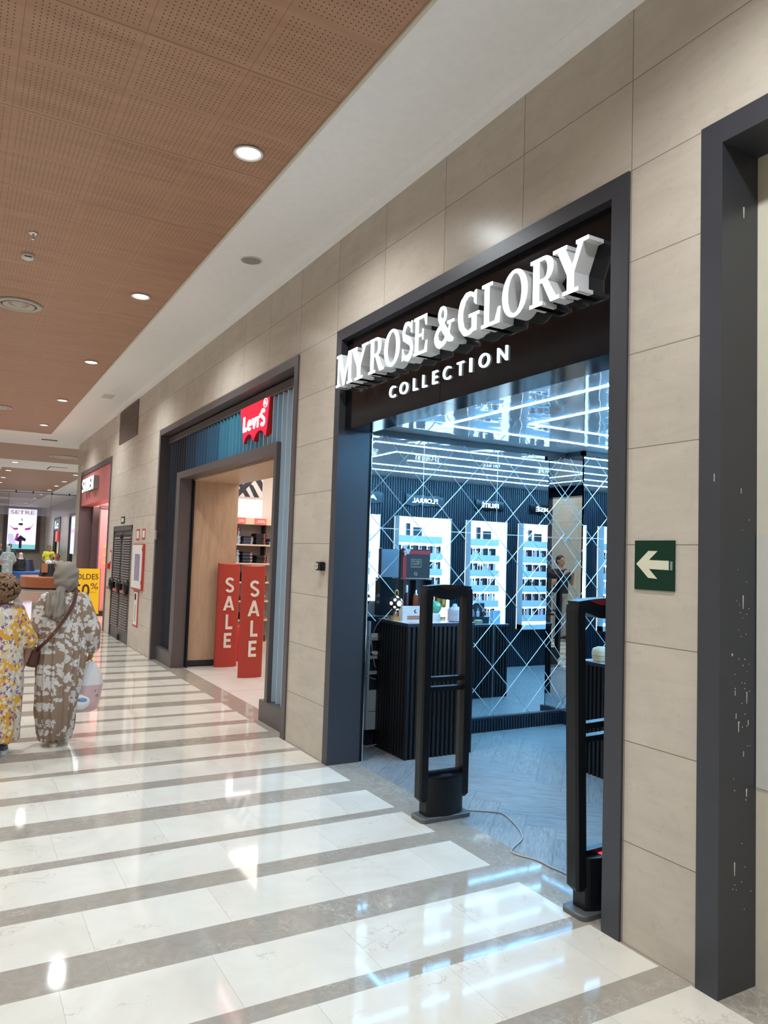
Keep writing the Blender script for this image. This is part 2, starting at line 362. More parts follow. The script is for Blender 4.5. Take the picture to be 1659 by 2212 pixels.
MT = dict(
    paint=mat('white_ceiling_paint', (0.88, 0.87, 0.86), 0.6),
    frame=mat('dark_grey_metal', (0.050, 0.052, 0.064), 0.38, 0.2, var=(6, 0.08)),
    framebrown=mat('brown_grey_metal', (0.105, 0.088, 0.092), 0.4, 0.2, var=(6, 0.08)),
    black=mat('black_plastic', (0.007, 0.008, 0.010), 0.30, spec=0.3),
    blackm=mat('black_matte', (0.014, 0.014, 0.016), 0.6),
    fascia=mat('black_gloss_panel', (0.005, 0.005, 0.007), 0.10, spec=0.28, var=(3, 0.2)),
    navy=mat('navy_panel', (0.012, 0.018, 0.035), 0.5),
    white=mat('white_plastic', (0.72, 0.72, 0.71), 0.4),
    chrome=mat('chrome', (0.75, 0.75, 0.75), 0.15, 1.0),
    grey=mat('grey_plastic', (0.33, 0.33, 0.32), 0.5),
    beige=mat('beige_board', (0.66, 0.61, 0.49), 0.6),
    red=mat('red_fabric', (0.40, 0.036, 0.022), 0.55),
    redp=mat('red_plastic', (0.55, 0.015, 0.02), 0.3),
    sidelet=mat('letter_side', (0.80, 0.81, 0.83), 0.5),
    pale=mat('pale_lettering', (0.75, 0.66, 0.60), 0.6),
    green=mat('dark_green_sign', (0.004, 0.030, 0.016), 0.5, spec=0.2),
    cream=mat('cream_vinyl', (0.66, 0.64, 0.49), 0.45),
    mirror=mirror_mat(),
    bevel=mat('bevelled_glass_edge', (0.85, 0.93, 0.97), 0.3, 0.85),
    gold=mat('gold', (0.75, 0.50, 0.16), 0.25, 1.0),
    clear=mat('clear_glass', (0.9, 0.97, 0.95), 0.02, trans=1.0),
    cable=mat('grey_cable', (0.42, 0.43, 0.44), 0.45),
)

# ------------------------------------------------------------------ structure
ZC = 4.2
WT = wall_tile('beige_wall_tile', 'y', 2.331, 0.7525)
WTX = wall_tile('beige_wall_tile_cross', 'x', 0.2, 0.75)
fl = MB().box(-4.3, 0.236, -5, 20.0, -0.1, 0).box(-2.7, 2.8, 20.0, 57, -0.1, 0).box(-4.3, -2.7, 20.0, 20.2, -0.1, 0)
struct('floor', fl, floor_marble())
# main right wall with shopfront openings: (y0, y1, top)
wr = MB()
def wall_seg(y0, y1, z0=0, z1=ZC): wr.box(0, 0.26, y0, y1, z0, z1)
wall_seg(-5, -0.6); wall_seg(-0.6, 1.954, 3.372); wall_seg(1.954, 2.336)
wall_seg(2.336, 5.313, 3.368); wall_seg(5.313, 6.09); wall_seg(6.09, 11.27, 3.352)
wall_seg(11.27, 12.95); wall_seg(12.95, 14.66, 1.99); wall_seg(14.66, 15.22); wall_seg(15.22, 19.30, 3.37); wall_seg(19.30, 20.0)
struct('wall_right', wr, WT)
struct('wall_left', MB().box(-4.4, -4.3, -5, 20.2, 0, ZC), WT)
struct('wall_back', MB().box(-4.4, 0.26, -5.1, -5, 0, ZC), WTX)
struct('wall_left_far', MB().box(-2.8, -2.7, 20.2, 57, 0, ZC).box(-4.4, -2.8, 20.1, 20.2, 0, ZC), WT)
wf = MB()
for a, b_, z in ((20.0, 41.6, 0), (41.6, 44.2, 3.35), (44.2, 48.2, 0), (48.2, 51.4, 3.35), (51.4, 57.0, 0)):
    wf.box(2.8, 2.95, a, b_, z, ZC)
wf.box(0.26, 2.95, 19.85, 20.0, 0, ZC)
struct('wall_right_far', wf, WT)
struct('wall_end', MB().box(-2.8, 2.95, 57, 57.1, 0, ZC), WTX)
# plaster ceiling built around the wooden fields
ce = MB()
XL, XR = -3.50, -0.763
ce.box(-4.4, XL-0.02, -5, 20.0, ZC, ZC+0.1); ce.box(XR+0.02, 0.26, -5, 20.0, ZC, ZC+0.1)
ce.box(XL-0.02, XR+0.02, -5, -3.0, ZC, ZC+0.1); ce.box(XL-0.02, XR+0.02, 19.05, 20.0, ZC, ZC+0.1)
ce.box(-4.4, 2.95, 20.0, 21.5, ZC, ZC+0.1); ce.box(-4.4, 2.95, 25.6, 28.35, ZC, ZC+0.1)
for a, b_ in ((28.35, 40.4), (42.2, 46.6), (48.4, 54)):
    ce.box(-2.8, -1.33, a, b_, ZC, ZC+0.1); ce.box(1.43, 2.95, a, b_, ZC, ZC+0.1)
ce.box(-2.8, 2.95, 40.4, 42.2, ZC, ZC+0.1); ce.box(-2.8, 2.95, 46.6, 48.4, ZC, ZC+0.1); ce.box(-2.8, 2.95, 54, 57.1, ZC, ZC+0.1)
struct('ceiling', ce, MT['paint'])
# cove between plaster and tiled wall
struct('trim_1', MB().prism([(0, 4.150), (-0.085, ZC), (-0.085, ZC+0.02), (0, ZC+0.02)], -5, 20.0, 'y').build('x', MT['paint']) if 0 else MB().prism([(0.0, 4.130), (-0.055, 4.145), (-0.075, 4.199), (0.0, 4.199)], -5, 19.99, 'y'), MT['paint'])
WC = wood_ceiling(XR-10*0.5475, 3.82-20*1.09)
struct('ceiling_wood', MB().box(XL, XR, -3.0, 19.03, ZC+0.012, ZC+0.06), WC)
struct('trim_2', MB().box(XR, XR+0.02, -3, 19.05, ZC-0.004, ZC+0.05).box(XL-0.02, XL, -3, 19.05, ZC-0.004, ZC+0.05).box(XL, XR, 19.03, 19.05, ZC-0.004, ZC+0.05), MT['beige'])
for k, (a, b_) in enumerate(((21.5, 25.6),)):
    struct('ceiling_wood', MB().box(-4.4, 2.95, a, b_, ZC+0.012, ZC+0.06), WC)
for a, b_ in ((28.35, 40.4), (42.2, 46.6), (48.4, 54)):
    struct('ceiling_wood', MB().box(-1.33, 1.43, a, b_, ZC+0.012, ZC+0.06), WC)

# ------------------------------------------------------------------ recessed downlights
lamp_glow = glow('lamp_glow', (1.0, 0.96, 0.90), 4.5)
refl = mat('lamp_reflector', (0.85, 0.86, 0.88), 0.18, 0.8)
ring_m = mat('lamp_ring', (0.70, 0.68, 0.66), 0.35, 0.2)
def make_downlight(label, grp):
    t = thing('downlight', label, 'ceiling light', (0, 0, ZC), group=grp)
    MB().lathe([(0.098, -0.001), (0.098, -0.007), (0.088, -0.010), (0.078, -0.004), (0.078, 0.006)], n=32, cap=False).build('trim_ring', ring_m, t)
    MB().lathe([(0.078, -0.0040), (0.077, -0.0022), (0.074, -0.0018)], n=32, cap=False).build('reflector', refl, t)
    MB().lathe([(0.001, -0.0075), (0.055, -0.0065), (0.074, -0.003), (0.001, -0.001)], n=24).build('lamp_lens', lamp_glow, t)
    return t
dl0 = None
def lamp(x, y, W, spread=2.65):
    ld = bpy.data.lights.new('downlight_beam', 'SPOT'); ld.energy = W; ld.color = WARM; ld.spot_size = spread; ld.spot_blend = 0.8; ld.shadow_soft_size = 0.07
    lo = bpy.data.objects.new('downlight_beam', ld); COL.objects.link(lo); lo.location = (x, y, ZC-0.02); return lo
dls = [(-1.03, y, 'round ceiling downlight beside the white soffit, %s' % s) for y, s in ((4.63, 'brightest and nearest the camera'), (7.93, 'second from the camera'), (11.2, 'third from the camera'), (14.49, 'fourth from the camera'), (17.75, 'fifth, near the end of the wooden field'))]
dls += [(-1.03, 1.36, None), (-1.03, -1.9, None)] + [(-3.24, y, None) for y in (-1.9, 1.36, 4.63, 7.93, 11.2, 14.49, 17.75)]
dls += [(1.14, y, 'downlight on the right of the far wooden ceiling, %s' % s) for y, s in ((29.45, 'nearest one'), (32.83, 'second one'), (35.56, 'third one'), (38.37, 'fourth one'), (42.31, 'first beyond the glass panel'), (46.0, 'second beyond the glass panel'), (52.1, 'farthest one'))]
dls += [(-1.07, y, 'downlight on the left of the far wooden ceiling, %s' % s) for y, s in ((29.6, 'nearest one'), (32.9, 'second one'), (35.7, 'third one'))]
dls += [(-1.06, 26.4, 'dim flat downlight on the white ceiling strip of the far corridor'), (-2.4, 23.5, None)]
for k, (x, y, lb) in enumerate(dls):
    if lb:
        if dl0 is None: dl0 = make_downlight(lb, None); o = dl0
        else: o = dup(dl0, label=lb)
        o.location = (x, y, ZC-0.002 if (abs(x+1.06) < 0.005) else ZC+0.008)
        if y > 20:
            o.scale = (1.25, 1.25, 1.0)
    W = SPOT_W if y < 20 else SPOT_W*1.0
    lamp(x, y, W)
for y in (29.5, 33, 36, 39, 44, 50, 54): lamp(0.0, y, SPOT_W*0.6)  # extra spots along the far corridor middle, without downlight housings
for x in (0.5, 2.0): lamp(x, 23.5, SPOT_W*0.8)

# ------------------------------------------------------------------ ceiling fittings
t = thing('air_diffuser', 'large round dished air diffuser in the wooden ceiling at left edge', 'air vent', (-2.10, 8.985, ZC+0.008))
vm = mat('diffuser_paint', (0.50, 0.47, 0.43), 0.45)
MB().lathe([(0.235, 0), (0.235, -0.012), (0.195, -0.022), (0.178, -0.010), (0.178, 0.0)], n=48, cap=False).build('outer_ring', vm, t)
MB().lathe([(0.176, 0.002), (0.170, 0.003), (0.168, 0.001)], n=48, cap=False).build('shadow_gap', MT['blackm'], t)
MB().lathe([(0.160, -0.016), (0.150, -0.020), (0.110, 0.004), (0.075, 0.008), (0.06, -0.004), (0.03, -0.020), (0.001, -0.024)], n=48, cap=False).build('dish', vm, t)
t2 = dup(t, (-1.99, 16.0, ZC+0.008), label='round air diffuser farther along the wooden ceiling, cut by the left edge')
t2 = dup(t, (0.06, 23.72, ZC+0.008), label='wide flat round diffuser in the second wooden ceiling band'); t2.scale = (1.7, 1.7, 1.0)
t = thing('sprinkler_head', 'small chrome fire sprinkler in the wooden ceiling above the smoke detector', 'sprinkler', (-2.132, 6.851, ZC+0.01))
MB().lathe([(0.040, 0), (0.040, -0.006), (0.020, -0.012), (0.014, -0.010)], n=24, cap=False).build('escutcheon', MT['chrome'], t)
MB().lathe([(0.010, -0.008), (0.012, -0.03), (0.006, -0.036), (0.020, -0.050), (0.021, -0.054), (0.001, -0.056)], n=16).build('nozzle', MT['chrome'], t)
t = thing('smoke_detector', 'white round smoke detector on the wooden ceiling below the sprinkler', 'smoke detector', (-2.132, 7.404, ZC+0.01))
MB().lathe([(0.055, 0), (0.055, -0.018), (0.048, -0.030), (0.030, -0.040), (0.001, -0.043)], n=32).build('housing', MT['white'], t)
for sx_ in (-1, 1): MB().box(-0.03, 0.03, sx_*0.0495-0.0025, sx_*0.0495+0.0025, -0.030, -0.022).build('sensor_slot', MT['blackm'], t)
t = thing('ceiling_speaker', 'round grey speaker grille set in the white soffit', 'speaker', (-0.402, 6.33, ZC))
MB().lathe([(0.098, 0.0), (0.098, -0.005), (0.088, -0.008), (0.086, -0.004)], n=40, cap=False).build('rim', MT['white'], t)
MB().lathe([(0.087, -0.004), (0.001, -0.006)], n=40, cap=False).build('grille', mat('speaker_mesh', (0.30, 0.28, 0.25), 0.6, var=(260, 0.5)), t)
tag(MB().box(-0.50, -0.32, 13.35, 13.72, ZC-0.004, ZC+0.001).build('ceiling_hatch', mat('hatch_paint', (0.62, 0.60, 0.57), 0.6)), 'faint square access hatch in the white soffit before the wall grille', 'hatch')
tag(MB().box(-0.86, -0.50, 20.05, 20.20, ZC-0.006, ZC+0.001).build('slot_vent', MT['blackm']), 'short black slot vent in the white ceiling past the wooden field', 'vent')
vg = thing('wall_vent_grille', 'large brown-grey rectangular vent panel high on the tiled wall', 'vent', (0, 13.75, 3.81))
MB().box(-0.012, 0.0, -0.80, 0.80, -0.305, 0.305).build('backing', mat('vent_brown', (0.135, 0.09, 0.07), 0.5), vg)
g = MB()
for k in range(22): g.box(-0.018, -0.012, -0.79, 0.79, -0.29+k*0.0272, -0.29+k*0.0272+0.006)
g.build('slats', mat('vent_brown_slats', (0.16, 0.11, 0.09), 0.45), vg)
# glass smoke curtain far down the corridor
gc = thing('glass_smoke_curtain', 'transparent glass panel hanging from the ceiling across the far corridor', 'glass panel', (0.0, 41.0, 0))
hz = mat('hazy_glass', (0.72, 0.72, 0.90), 0.12, alpha=0.20)
for a, b_ in ((-2.69, -0.42), (-0.40, 1.50), (1.52, 2.79)):
    MB().box(a, b_, -0.008, 0.008, 3.05, 4.19).build('glass_pane', hz, gc)
MB().box(-2.69, 2.79, -0.03, 0.03, 4.15, 4.199).build('top_rail', MT['grey'], gc)
for x in (-0.41, 1.51): MB().box(x-0.008, x+0.008, -0.012, 0.012, 3.05, 4.16).build('joint', MT['grey'], gc)
for k, x in enumerate((-0.95, -0.15, 0.6, 1.45, 2.25)):
    o = tag(MB().lathe([(0.035, 0), (0.035, -0.05), (0.02, -0.06), (0.012, -0.12), (0.001, -0.13)], (x, 40.2, ZC), n=10).build('sprinkler_head', MT['blackm']), 'tiny dark sprinkler in a row of five on the far white ceiling beam', 'sprinkler', 'sprinklers on the far ceiling beam')
tag(MB().box(0.0, 0.55, 26.9, 26.95, ZC-0.01, ZC).box(0.0, 0.03, 26.9, 27.9, ZC-0.01, ZC).build('corner_track', MT['blackm']), 'thin dark L-shaped track on the white ceiling beam before the far field', 'track')

# ------------------------------------------------------------------ text
def plane_frame(facing, loc, rz=0):
    """matrix that lays text (x right, y up, z to the viewer) on a wall facing -x, -y or +y"""
    ax = {'-x': ((0, -1, 0), (0, 0, 1), (-1, 0, 0)), '-y': ((1, 0, 0), (0, 0, 1), (0, -1, 0)), '+y': ((-1, 0, 0), (0, 0, 1), (0, 1, 0))}[facing]
    m_ = Matrix(ax).transposed().to_4x4(); m_.translation = Vector(loc); return m_
def text_mesh(body, x0, x1, y0, y1, ext, F, m_, offset=0.0, nm='lettering', res=4, spacing=1.0):
    cu = bpy.data.curves.new('t', 'FONT'); cu.body = body; cu.size = 1; cu.extrude = 0.0; cu.offset = offset; cu.resolution_u = res; cu.space_character = spacing
    ob = bpy.data.objects.new('t', cu); COL.objects.link(ob); dg = bpy.context.evaluated_depsgraph_get()
    me = bpy.data.meshes.new_from_object(ob.evaluated_get(dg)); bpy.data.objects.remove(ob); bpy.data.curves.remove(cu)
    bm = bmesh.new(); bm.from_mesh(me)
    bmesh.ops.remove_doubles(bm, verts=bm.verts, dist=1e-5)
    xs = [v.co.x for v in bm.verts]; ys = [v.co.y for v in bm.verts]; ax, bx, ay, by = min(xs), max(xs), min(ys), max(ys)
    if ext > 0:
        r = bmesh.ops.extrude_face_region(bm, geom=list(bm.faces)); 
        for v in [g_ for g_ in r['geom'] if isinstance(g_, bmesh.types.BMVert)]: v.co.z = 1.0
    for v in bm.verts:
        v.co = F @ Vector((x0+(v.co.x-ax)/(bx-ax)*(x1-x0), y0+(v.co.y-ay)/(by-ay)*(y1-y0), v.co.z*ext))
    bmesh.ops.recalc_face_normals(bm, faces=bm.faces)
    bm.to_mesh(me); bm.free(); me.name = nm; me.materials.clear(); me.materials.append(m_); me.polygons.foreach_set('use_smooth', [False]*len(me.polygons))
    return me
def text(body, x0, x1, y0, y1, ext, F, m_, parent=None, name='lettering', **kw):
    o = bpy.data.objects.new(name, text_mesh(body, x0, x1, y0, y1, ext, F, m_, nm=name, **kw)); COL.objects.link(o)
    if parent is not None: o.parent = parent
    return o

# ------------------------------------------------------------------ frames of the shop openings
def frame3(nm, m_, y0, y1, zt, fw, x0, x1, fwr=None):
    f = MB(); fwr = fwr or fw
    f.box(x0, x1, y1-fw, y1, 0, zt); f.box(x0, x1, y0, y0+fwr, 0, zt); f.box(x0, x1, y0+fwr, y1-fw, zt-fw, zt)
    return struct(nm, f, m_)
frame3('trim_3', MT['frame'], 2.336, 5.313, 3.368, 0.088, -0.014, 0.262, 0.100)
frame3('trim_4', MT['frame'], -0.6, 1.957, 3.372, 0.098, -0.014, 0.262)
spl = mat('paint_splash', (0.55, 0.53, 0.48), 0.7); sp = MB()
for k in range(46):
    z = rnd.choice([rnd.uniform(0.2, 1.9), rnd.uniform(0.9, 1.5)]); x = 0.13+rnd.uniform(-0.06, 0.05); h = rnd.choice([0.002, 0.003, 0.004, 0.02 if rnd.random() < .3 else .003]); w_ = rnd.uniform(0.0010, 0.0022)
    sp.box(x-w_, x+w_, 1.8575, 1.8590, z, z+h)
for z, h, x, w_ in ((1.440, 0.052, 0.125, 0.003), (1.26, 0.010, 0.06, 0.005), (1.075, 0.045, 0.15, 0.002), (0.97, 0.04, 0.10, 0.003), (0.72, 0.03, 0.15, 0.004), (0.435, 0.05, 0.08, 0.003), (3.0, 0.045, 0.12, 0.004), (1.89, 0.02, 0.11, 0.002)):
    sp.prism([(x-w_, z+h), (x+w_, z+h), (x+w_*0.4, z), (x-w_*0.4, z)], 1.8575, 1.8592, 'y')
sp.box(-0.0155, -0.0138, 1.885, 1.888, 1.93, 1.96)
tag(sp.build('paint_splashes', spl), 'dried white paint drips and specks on the dark metal door reveal', 'paint splashes'); bpy.data.objects['paint_splashes']['kind'] = 'stuff'
struct('wall_hoarding', MB().box(0.21, 0.262, -0.5, 1.859, 0.0, 3.274), MT['beige'])
tag(MB().box(0.205, 0.2095, -0.5, 1.856, 0.75, 1.737).build('white_panel', mat('offwhite_paint', (0.62, 0.61, 0.56), 0.6)), 'smooth off-white sheet fixed to the beige hoarding behind the right-hand frame', 'panel')

# evacuation sign
es = thing('exit_arrow_sign', 'dark green evacuation sign with a pale left-pointing arrow on the tiled pier', 'sign', (-0.001, 2.1775, 1.5985))
MB().box(-0.006, 0.0, -0.103, 0.103, -0.104, 0.104).build('plate', MT['green'], es)
def ap(x, y): return (-(x-790)/5.85*0.00100, (1020-y)/7.35*0.00100)
A = [(250, 980), (625, 575), (900, 580), (640, 855), (1230, 865), (1230, 1140), (640, 1125), (895, 1415), (625, 1395)]
S_ = 0.206/1195; T_ = 0.208/1500
pts = [(-(x-790)*S_, (1010-y)*T_) for x, y in A]
MB().prism(pts[:4]+pts[6:], -0.0075, -0.006, 'x').prism([pts[3], pts[4], pts[5], pts[6]], -0.0075, -0.006, 'x').build('arrow', MT['cream'], es)
MB().box(-0.0072, -0.006, -0.094, -0.083, -0.018, 0.018).build('maker_label', mat('label_green', (0.18, 0.28, 0.24), 0.5), es)

# intercom on the pier left of the perfume shop
ic = thing('door_camera', 'small black box with a round lens on the tile pier left of the perfume shop', 'camera', (0, 5.445, 1.505))
MB().bev(-0.05, 0.0, -0.045, 0.045, -0.035, 0.035, 0.006).build('housing', MT['black'], ic)
MB().lathe([(0.026, -0.050), (0.026, -0.058), (0.020, -0.060), (0.016, -0.054), (0.001, -0.053)], (0, 0.012, 0), n=24, axis='x').build('lens_ring', MT['chrome'], ic)

# ------------------------------------------------------------------ perfume shop fascia and signs
fs = thing('shop_fascia', 'glossy black fascia panel above the perfume shop entrance', 'fascia', (0, 0, 0))
MB().box(0.04, 0.258, 2.438, 3.894, 2.575, 3.279).build('panel', MT['fascia'], fs)
MB().box(0.04, 0.258, 3.898, 5.224, 2.575, 3.279).build('panel', MT['fascia'], fs)
face = glow('lit_letter_face', (0.93, 0.97, 1.0), 2.6)
face2 = glow('lit_small_letters', (0.75, 0.97, 1.0), 1.7)
def glyph(ch):
    """slab serif capital in a unit box -> list of outline pieces (polygons)"""
    P = []
    def R(x0, y0, x1, y1): P.append([(x0, y0), (x1, y0), (x1, y1), (x0, y1)])
    def Q(*p): P.append(list(p))
    def serif(xc, y, w_, h=0.075): R(xc-w_/2, y, xc+w_/2, y+h)
    def ring(cx, cy, ax, ay, bx, by, a0=0, a1=360, n=28):
        for k in range(n):
            t0 = math.radians(a0+(a1-a0)*k/n); t1 = math.radians(a0+(a1-a0)*(k+1)/n)
            Q((cx+ax*math.cos(t0), cy+ay*math.sin(t0)), (cx+ax*math.cos(t1), cy+ay*math.sin(t1)), (cx+bx*math.cos(t1), cy+by*math.sin(t1)), (cx+bx*math.cos(t0), cy+by*math.sin(t0)))
    def stroke(pts, ws):
        pts = [Vector(p) for p in pts]; L_ = []
        for k, p in enumerate(pts):
            d = (pts[min(k+1, len(pts)-1)]-pts[max(k-1, 0)]).normalized(); nrm = Vector((-d.y, d.x))*(ws[k] if isinstance(ws, list) else ws)/2
            L_.append((p+nrm, p-nrm))
        for k in range(len(pts)-1): Q(tuple(L_[k][0]), tuple(L_[k+1][0]), tuple(L_[k+1][1]), tuple(L_[k][1]))
    def arc(cx, cy, rx, ry, a0, a1, n=12): return [(cx+rx*math.cos(math.radians(a0+(a1-a0)*k/n)), cy+ry*math.sin(math.radians(a0+(a1-a0)*k/n))) for k in range(n+1)]
    if ch == 'M':
        serif(0.13, 0, 0.26); serif(0.84, 0, 0.32); R(0.09, 0, 0.17, 1); R(0.76, 0, 0.92, 1); serif(0.14, 0.925, 0.26); serif(0.87, 0.925, 0.26)
        Q((0.10, 1), (0.29, 1), (0.57, 0.16), (0.44, 0.0)); Q((0.44, 0.0), (0.53, 0.0), (0.84, 1), (0.74, 1))
    if ch == 'Y':
        R(0.41, 0, 0.60, 0.45); serif(0.505, 0, 0.44); Q((0.08, 1), (0.31, 1), (0.60, 0.45), (0.41, 0.38)); Q((0.74, 1), (0.88, 1), (0.60, 0.40), (0.50, 0.40)); serif(0.19, 0.925, 0.40); serif(0.82, 0.925, 0.34)
    if ch in 'R':
        R(0.12, 0, 0.32, 1); serif(0.22, 0, 0.42); R(0.02, 0.925, 0.3, 1)
        R(0.3, 0.925, 0.48, 1); R(0.3, 0.46, 0.48, 0.54); ring(0.48, 0.73, 0.30, 0.27, 0.11, 0.19, -90, 90, 14); Q((0.40, 0.50), (0.58, 0.50), (0.90, 0.04), (0.70, 0.0)); serif(0.84, 0, 0.26)
    if ch == 'O': ring(0.5, 0.5, 0.47, 0.52, 0.26, 0.44)
    if ch == 'S':
        stroke(arc(0.47, 0.73, 0.27, 0.235, 25, 205, 12)+arc(0.50, 0.26, 0.31, 0.235, 60, -160, 14), [0.08]+[0.11]*5+[0.17]*6+[0.2]*6+[0.19]*5+[0.14]*3+[0.10]*2)
        Q((0.74, 1.0), (0.82, 1.0), (0.82, 0.66), (0.72, 0.72)); Q((0.12, 0.34), (0.20, 0.28), (0.18, 0.0), (0.10, 0.0))
    if ch == 'E':
        R(0.12, 0, 0.33, 1); R(0.02, 0, 0.9, 0.075); R(0.02, 0.925, 0.86, 1); R(0.3, 0.465, 0.64, 0.535); R(0.58, 0.36, 0.66, 0.64)
        Q((0.78, 0.72), (0.86, 0.70), (0.86, 1), (0.70, 0.94)); Q((0.82, 0.30), (0.92, 0.30), (0.90, 0), (0.72, 0.06))
    if ch == 'L':
        R(0.16, 0, 0.40, 1); R(0.02, 0, 0.92, 0.08); serif(0.28, 0.925, 0.52); Q((0.84, 0.36), (0.95, 0.36), (0.92, 0), (0.68, 0.06))
    if ch == 'G':
        stroke(arc(0.52, 0.5, 0.38, 0.46, 48, 300, 26), [0.07]+[0.10]*3+[0.12]*2+[0.17]*3+[0.22]*9+[0.17]*4+[0.11]*5)
        R(0.66, 0.04, 0.87, 0.44); R(0.52, 0.40, 0.98, 0.475); Q((0.76, 0.98), (0.85, 1.0), (0.85, 0.64), (0.74, 0.72)); Q((0.55, 0.10), (0.70, 0.16), (0.76, 0.04), (0.55, 0.0))
    if ch == '&':
        stroke(arc(0.40, 0.76, 0.15, 0.18, -60, 300, 18), [0.11]*6+[0.08]*3+[0.12]*6+[0.14]*4)
        stroke([(0.28, 0.68), (0.50, 0.38), (0.76, 0.10), (0.93, 0.04)], [0.14, 0.20, 0.18, 0.08])
        stroke([(0.48, 0.60)]+arc(0.37, 0.24, 0.25, 0.22, 110, 340, 14)+[(0.72, 0.30), (0.78, 0.50)], [0.08]+[0.13]*4+[0.19]*6+[0.13]*5+[0.09, 0.07]); R(0.64, 0.48, 0.95, 0.55)
    return P
def sans(ch, w=0.24):
    P = []
    def R(x0, y0, x1, y1): P.append([(x0, y0), (x1, y0), (x1, y1), (x0, y1)])
    def Q(*p): P.append(list(p))
    def arc(cx, cy, rx, ry, a0, a1, n=14): return [(cx+rx*math.cos(math.radians(a0+(a1-a0)*k/n)), cy+ry*math.sin(math.radians(a0+(a1-a0)*k/n))) for k in range(n+1)]
    def stroke(pts, wx, wy):
        pts = [Vector(p) for p in pts]; L_ = []
        for k, p in enumerate(pts):
            d = (pts[min(k+1, len(pts)-1)]-pts[max(k-1, 0)]); d = Vector((d.x/wx, d.y/wy)).normalized(); L_.append((p+Vector((-d.y*wx/2, d.x*wy/2)), p-Vector((-d.y*wx/2, d.x*wy/2))))
        for k in range(len(pts)-1): Q(tuple(L_[k][0]), tuple(L_[k+1][0]), tuple(L_[k+1][1]), tuple(L_[k][1]))
    h = w*0.62
    if ch == 'S': stroke(arc(0.5, 0.735, 0.37, 0.195, 20, 250, 16)+arc(0.5, 0.265, 0.37, 0.195, 70, -160, 16), w, h)
    if ch == 'A': Q((0, 0), (w, 0), (0.62, 1), (0.38, 1)); Q((1-w, 0), (1, 0), (0.62, 1), (0.38, 1)); R(0.22, 0.20, 0.78, 0.20+h)
    if ch == 'L': R(0, 0, w*1.1, 1); R(0, 0, 1, h)
    if ch == 'E': R(0, 0, w*1.1, 1); R(0, 0, 1, h); R(0, 1-h, 1, 1); R(0, 0.5-h/2, 0.9, 0.5+h/2)
    if ch == 'e': stroke(arc(0.5, 0.5, 0.5-w/2, 0.5-h/2, 0, 320, 26), w, h); R(0.1, 0.5-h*0.35, 0.92, 0.5+h*0.35)
    if ch == 'V': Q((0, 1), (w, 1), (0.62, 0), (0.38, 0)); Q((1-w, 1), (1, 1), (0.62, 0), (0.38, 0))
    if ch == 'W': Q((0, 1), (w*.8, 1), (0.36, 0), (0.18, 0)); Q((0.18, 0), (0.36, 0), (0.58, 1), (0.42, 1)); Q((0.42, 1), (0.58, 1), (0.82, 0), (0.64, 0)); Q((1-w*.8, 1), (1, 1), (0.82, 0), (0.64, 0))
    if ch == 'U': R(0, 0.3, w, 1); R(1-w, 0.3, 1, 1); stroke(arc(0.5, 0.35, 0.5-w/2, 0.35-h/2, 180, 360, 14), w, h)
    if ch == 'N': R(0, 0, w, 1); R(1-w, 0, 1, 1); Q((0, 1), (w*1.15, 1), (1, 0), (1-w*1.15, 0))
    if ch == 'I': R(0, 0, 1, 1)
    if ch == "'": Q((0, 1), (1, 1), (0.6, 0), (0.1, 0))
    return P
def bold(ch, ya, yb, z0, z1, xa, xb, m_, par, name='letter', w=0.26, facing='-x'):
    mb = MB()
    for k, poly in enumerate(sans(ch, w)):
        e_ = 0.00015*(k % 7); pp = [(ya+(yb-ya)*x, z0+(z1-z0)*y) for x, y in poly]; mb.prism(pp, xa-e_, xb, 'x' if facing == '-x' else 'y')
    return mb.build(name, m_, par)
ss = thing('shop_sign', 'big lit white three-dimensional letters reading MY ROSE & GLORY on the black fascia', 'shop sign', (0, 0, 0))
LET = [('M', 5.205, 4.935), ('Y', 4.975, 4.690), ('R', 4.680, 4.450), ('O', 4.463, 4.240), ('S', 4.232, 4.065), ('E', 4.075, 3.895), ('&', 3.835, 3.610), ('G', 3.585, 3.370), ('L', 3.355, 3.175), ('O', 3.175, 2.955), ('R', 2.945, 2.720), ('Y', 2.770, 2.530)]
for ch, ya, yb in LET:
    b1 = MB(); b2 = MB(); z0, z1 = 2.888, 3.135
    for poly in glyph(ch):
        pp = [(ya+(yb-ya)*x, z0+(z1-z0)*y) for x, y in poly]
        b1.prism(pp, -0.058, 0.039, 'x'); b2.prism(pp, -0.0605, -0.0581, 'x')
    lo = b1.build('letter', MT['sidelet'], ss); b2.build('lit_face', face, lo)
cs = thing('shop_sign', 'smaller lit letters reading COLLECTION below the main name on the black fascia', 'shop sign', (0, 0, 0))
cpos = [('C', 4.523, 4.445), ('O', 4.384, 4.280), ('L', 4.209, 4.157), ('L', 4.094, 4.045), ('E', 3.976, 3.920), ('C', 3.856, 3.776), ('T', 3.707, 3.640), ('I', 3.577, 3.560), ('O', 3.487, 3.388), ('N', 3.314, 3.229)]
for ch, a, b_ in cpos:
    F = plane_frame('-x', (0.039, 0, 0)); text(ch, -a, -b_, 2.703, 2.786, 0.012, F, face2, cs, 'letter', offset=0.0)

